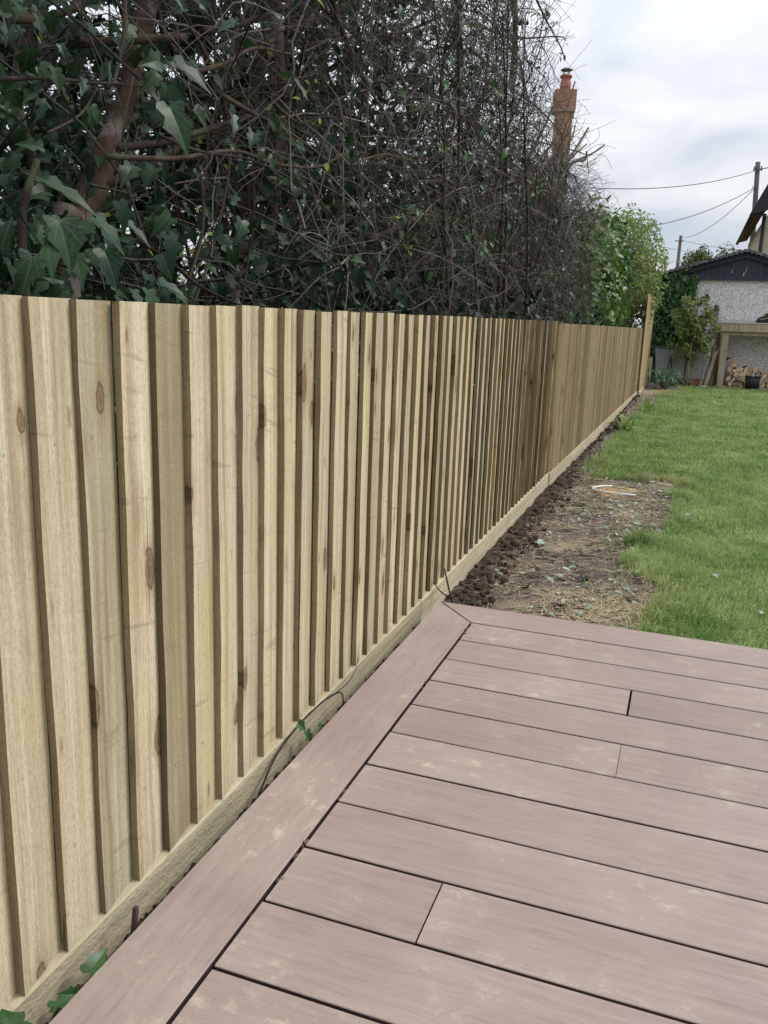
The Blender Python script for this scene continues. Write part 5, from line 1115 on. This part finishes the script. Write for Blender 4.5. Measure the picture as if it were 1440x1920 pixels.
for q in range(500):
    y = random.uniform(0.5, 3.0); x = random.uniform(-0.888, -0.825); r = random.uniform(0.003, 0.010)
    b.box((-r, -r*1.2, -r*0.7), (r, r*1.2, r*0.7), rot=Matrix.Rotation(random.random()*6, 3, 'X') @ Matrix.Rotation(random.random()*6, 3, 'Z'), loc=(x, y, -0.088))
tag(b.build('soil_clods', M_CLOD, None, False), 'dark crumbly soil clods heaped along the gravel board', 'soil', kind='stuff')
# roots, straw and twigs
def ground_sticks(n, L, r, mat, name, lab, cat, region, wob=0.3, lift=0.004):
    Ps = []
    while len(Ps) < n:
        x = rng.uniform(region[0], region[1]); y = rng.uniform(region[2], region[3])
        if poly_dist(np.array([[x, y]]), PATCH)[0] < -0.03: continue
        Ps.append((x, y, gz1(x, y)+lift+abs(rng.normal(0, 0.006))))
    P = walk(np.array(Ps), np.column_stack([rng.normal(0, 1, n), rng.normal(0, 1, n), np.zeros(n)]), rng.uniform(L[0], L[1], n), 6, wob, 0.0)
    P[:, :, 2] = ground_z(P[:, :, 0], P[:, :, 1])+lift+np.abs(rng.normal(0, 0.007, P.shape[:2])); P[:, :, 0] = np.maximum(P[:, :, 0], -0.884); P = P[(P[:, :, 1].min(1) > 3.045)]
    V, F = tubes(P, taper(len(P), 6, r, r*0.6), 4); tag(link(name, mesh_np(name, V, F, mat, True)), lab, cat, kind='stuff')
ground_sticks(800, (0.04, 0.24), 0.0014, M_STRAW, 'straw', 'dry straw coloured stalks scattered over the bare soil', 'straw', (-0.86, 0.0, 3.06, 7.2))
ground_sticks(320, (0.05, 0.20), 0.0015, M_STRAW, 'straw', 'pale heap of straw where the soil meets the deck and lawn', 'straw', (-0.5, -0.02, 3.25, 3.75))
ground_sticks(240, (0.05, 0.25), 0.0022, mat_twig('root', (0.09, 0.065, 0.045), (0.26, 0.19, 0.13)), 'roots', 'brown roots and twigs tangled along the foot of the fence', 'roots', (-0.88, -0.70, 3.1, 8.5), 0.35, 0.02)
ground_sticks(420, (0.04, 0.22), 0.0024, M_TWIGDK, 'dark_twigs', 'dark broken twigs lying on the bare soil', 'twigs', (-0.86, 0.0, 3.06, 7.2), 0.2)
P = []
while len(P) < 1100:
    x = rng.uniform(-0.85, 0.0); y = rng.uniform(3.08, 12)
    if poly_dist(np.array([[x, y]]), PATCH)[0] > -0.05: P.append((x, y, gz1(x, y)+0.006+rng.random()*0.01))
P = np.array(P); P[:, 2] += 0.003; me = leaves_mesh('leaf_litter', P, leaf_frames(len(P), (0, -0.2, 1), 0.3, 0), 0.010+0.040*rng.random(len(P))**2, OVAL, M_PALELEAF); tag(link('leaf_litter', me), 'small faded leaf scraps littering the bare soil', 'leaf litter', kind='stuff')
LMs = [mesh_np('fallen_leaf', TV, TF, mt, True, leaf_uv(TV)) for (TV, TF), mt in ((IVY[0], M_PALELEAF), (IVY[1], M_IVYMID), (OVAL[1], M_PALELEAF), (IVY[3], M_IVYFAR))]
for x, y, s_, k_, lab in ((-0.60, 3.72, .07, 1, 'dark green ivy leaf lying flat on the soil nearest the fence clods'), (-0.37, 3.98, .075, 3, 'large blue green ivy leaf lying in the middle of the near soil'), (-0.27, 3.78, .05, 0, 'pale upturned leaf lying on the soil a hand from the lawn edge'),
        (-0.13, 3.74, .055, 2, 'whitish oval leaf on the straw beside the near lawn corner'), (-0.40, 3.52, .06, 1, 'green leaf lying in the straw close to the deck edge'), (-0.31, 3.45, .05, 0, 'pale grey leaf lying half under straw by the deck edge'),
        (-0.22, 5.30, .06, 0, 'pale leaf lying on the bare soil below the stump'), (-0.52, 5.05, .05, 2, 'oval pale leaf midway along the bare soil'), (-0.40, 4.62, .055, 3, 'dark leaf lying on the soil next to a green tuft'), (-0.66, 4.55, .06, 0, 'pale blue green leaf close to the gravel board'),
        (-0.15, 6.2, .06, 1, 'green leaf lying on dry soil at the right of the stump'), (0.22, 4.25, .042, 0, 'whitish leaf scrap lying on the grass nearest the soil'), (0.40, 3.75, .04, 2, 'small pale oval leaf lying in the grass near the deck'), (0.10, 5.6, .045, 0, 'pale leaf lying far out on the lawn beside the patch')):
    o = link('fallen_leaf', LMs[k_]); o.location = (x, y, gz1(x, y)+0.016+(0.02 if x > 0 else 0)); o.scale = (s_,)*3; o.rotation_euler = (random.gauss(0, .3), random.gauss(0, .3), random.uniform(0, 6.28)); tag(o, lab, 'leaf', 'fallen leaves scattered beyond the deck')
# cut stem by the deck corner
b = None; q0 = np.array((-0.775, 3.16, -0.11)); cst = thing('sprout', tuple(q0), 'thin forked dark stem sprouting at the corner of the deck', 'stem')
limb('stem', [(0, 0, 0), (-0.03, 0.0, 0.07), (-0.075, 0.02, 0.20)], (0.0045, 0.003), M_BARKDK, cst); limb('branch', [(-0.035, 0, 0.085), (-0.08, 0.01, 0.10), (-0.12, 0.02, 0.135)], (0.003, 0.002), M_BARKDK, cst)
# things in the slot between deck and fence
P = np.array([(-0.845, 1.55, -0.06), (-0.878, 1.72, -0.022), (-0.880, 1.85, 0.004), (-0.870, 1.98, 0.018), (-0.852, 2.06, 0.022), (-0.846, 2.10, 0.0), (-0.843, 2.10, -0.08)])
it = thing('trailing_ivy', tuple(P[0]), 'thin trailing ivy stem with three leaves caught between deck and fence', 'ivy')
limb('stem', [p-P[0] for p in P], (0.0028, 0.0022), M_BARKDK, it, 24, 6); limb('side_stem', [p-P[0] for p in (P[4], np.array([-0.85, 2.16, 0.02]), np.array([-0.86, 2.25, 0.03]))], (0.002, 0.001), M_BARKDK, it, 8, 5)
for q, (pp_, s_, dr) in enumerate((((-0.862, 1.83, 0.035), 0.036, (0.6, .3, -.4)), ((-0.855, 1.87, -0.004), 0.04, (0.2, .1, -1)), ((-0.846, 1.93, -0.01), 0.034, (-0.1, .3, -1)))):
    nn_ = unit(np.array([0.8, -0.4, 0.5])); u = unit(np.array(dr)-np.dot(dr, nn_)*nn_); o = link('leaf', IVYM[q] if 'IVYM' in globals() else _leaf_meshes[('ivy_leaf', M_IVYMID.name, id(IVY))][q], it); m4 = Matrix(np.stack([u, np.cross(nn_, u), nn_], -1).tolist()).to_4x4() @ Matrix.Scale(s_, 4); m4.translation = Vector(np.array(pp_)-P[0]); o.matrix_local = m4
b = MB(); b.box((-0.004, -0.004, 0), (0.004, 0.004, 0.13), rot=Matrix.Rotation(0.05, 3, 'Y') @ Matrix.Rotation(-0.12, 3, 'X')); tag(b.build('offcut', mat_plain('maroon_composite', (0.085, 0.045, 0.045), 0.6), None, loc=(-0.842, 1.085, -0.105)), 'maroon sliver of composite trim poking up beside the deck border', 'offcut')
for lab, c0, leaves in (('small ivy sprig growing up at the bottom left corner', (-0.855, 0.80, -0.10), [((0.0, 0.035, 0.085), .055, (-.2, -.1, .9)), ((-0.01, -0.03, 0.07), .05, (.3, -.5, .2)), ((0.015, 0.085, 0.095), .045, (.3, .6, -.3)), ((0.0, -0.02, .095), .05, (-.3, -.6, .2)), ((.015, .06, .06), .05, (.4, .4, -.2))]),
                        ('single dark ivy leaf peeping over the deck edge', (-0.845, 0.975, -0.10), [((0.005, 0.0, 0.085), .05, (.1, .6, .4)), ((0.008, -0.03, .07), .035, (-.3, -.6, .5))])):
    root = thing('ivy_sprig', c0, lab, 'ivy'); limb('stem', [(0, 0, 0), (0.0, 0.01, 0.05), (0.01, 0.04, 0.09)], (0.0025, 0.0015), M_BARKDK, root, 8, 5)
    for q, (pp_, s_, dr) in enumerate(leaves):
        nn_ = unit(np.array([0.5, -0.4, 0.75])+rng.normal(0, .2, 3)); u = unit(np.array(dr)-np.dot(dr, nn_)*nn_); o = link('leaf', _leaf_meshes[('ivy_leaf', M_IVYMID.name, id(IVY))][q % 4], root); m4 = Matrix(np.stack([u, np.cross(nn_, u), nn_], -1).tolist()).to_4x4() @ Matrix.Scale(s_, 4); m4.translation = Vector(pp_); o.matrix_local = m4
b = MB(); b.box((-0.05, -0.03, 0), (0.05, 0.03, 0.02), bev=0.004); tag(b.build('white_scrap', M_WHITE, None, loc=(0.30, 17.75, -0.045)), 'small white scrap lying on the grass by the battens', 'scrap')
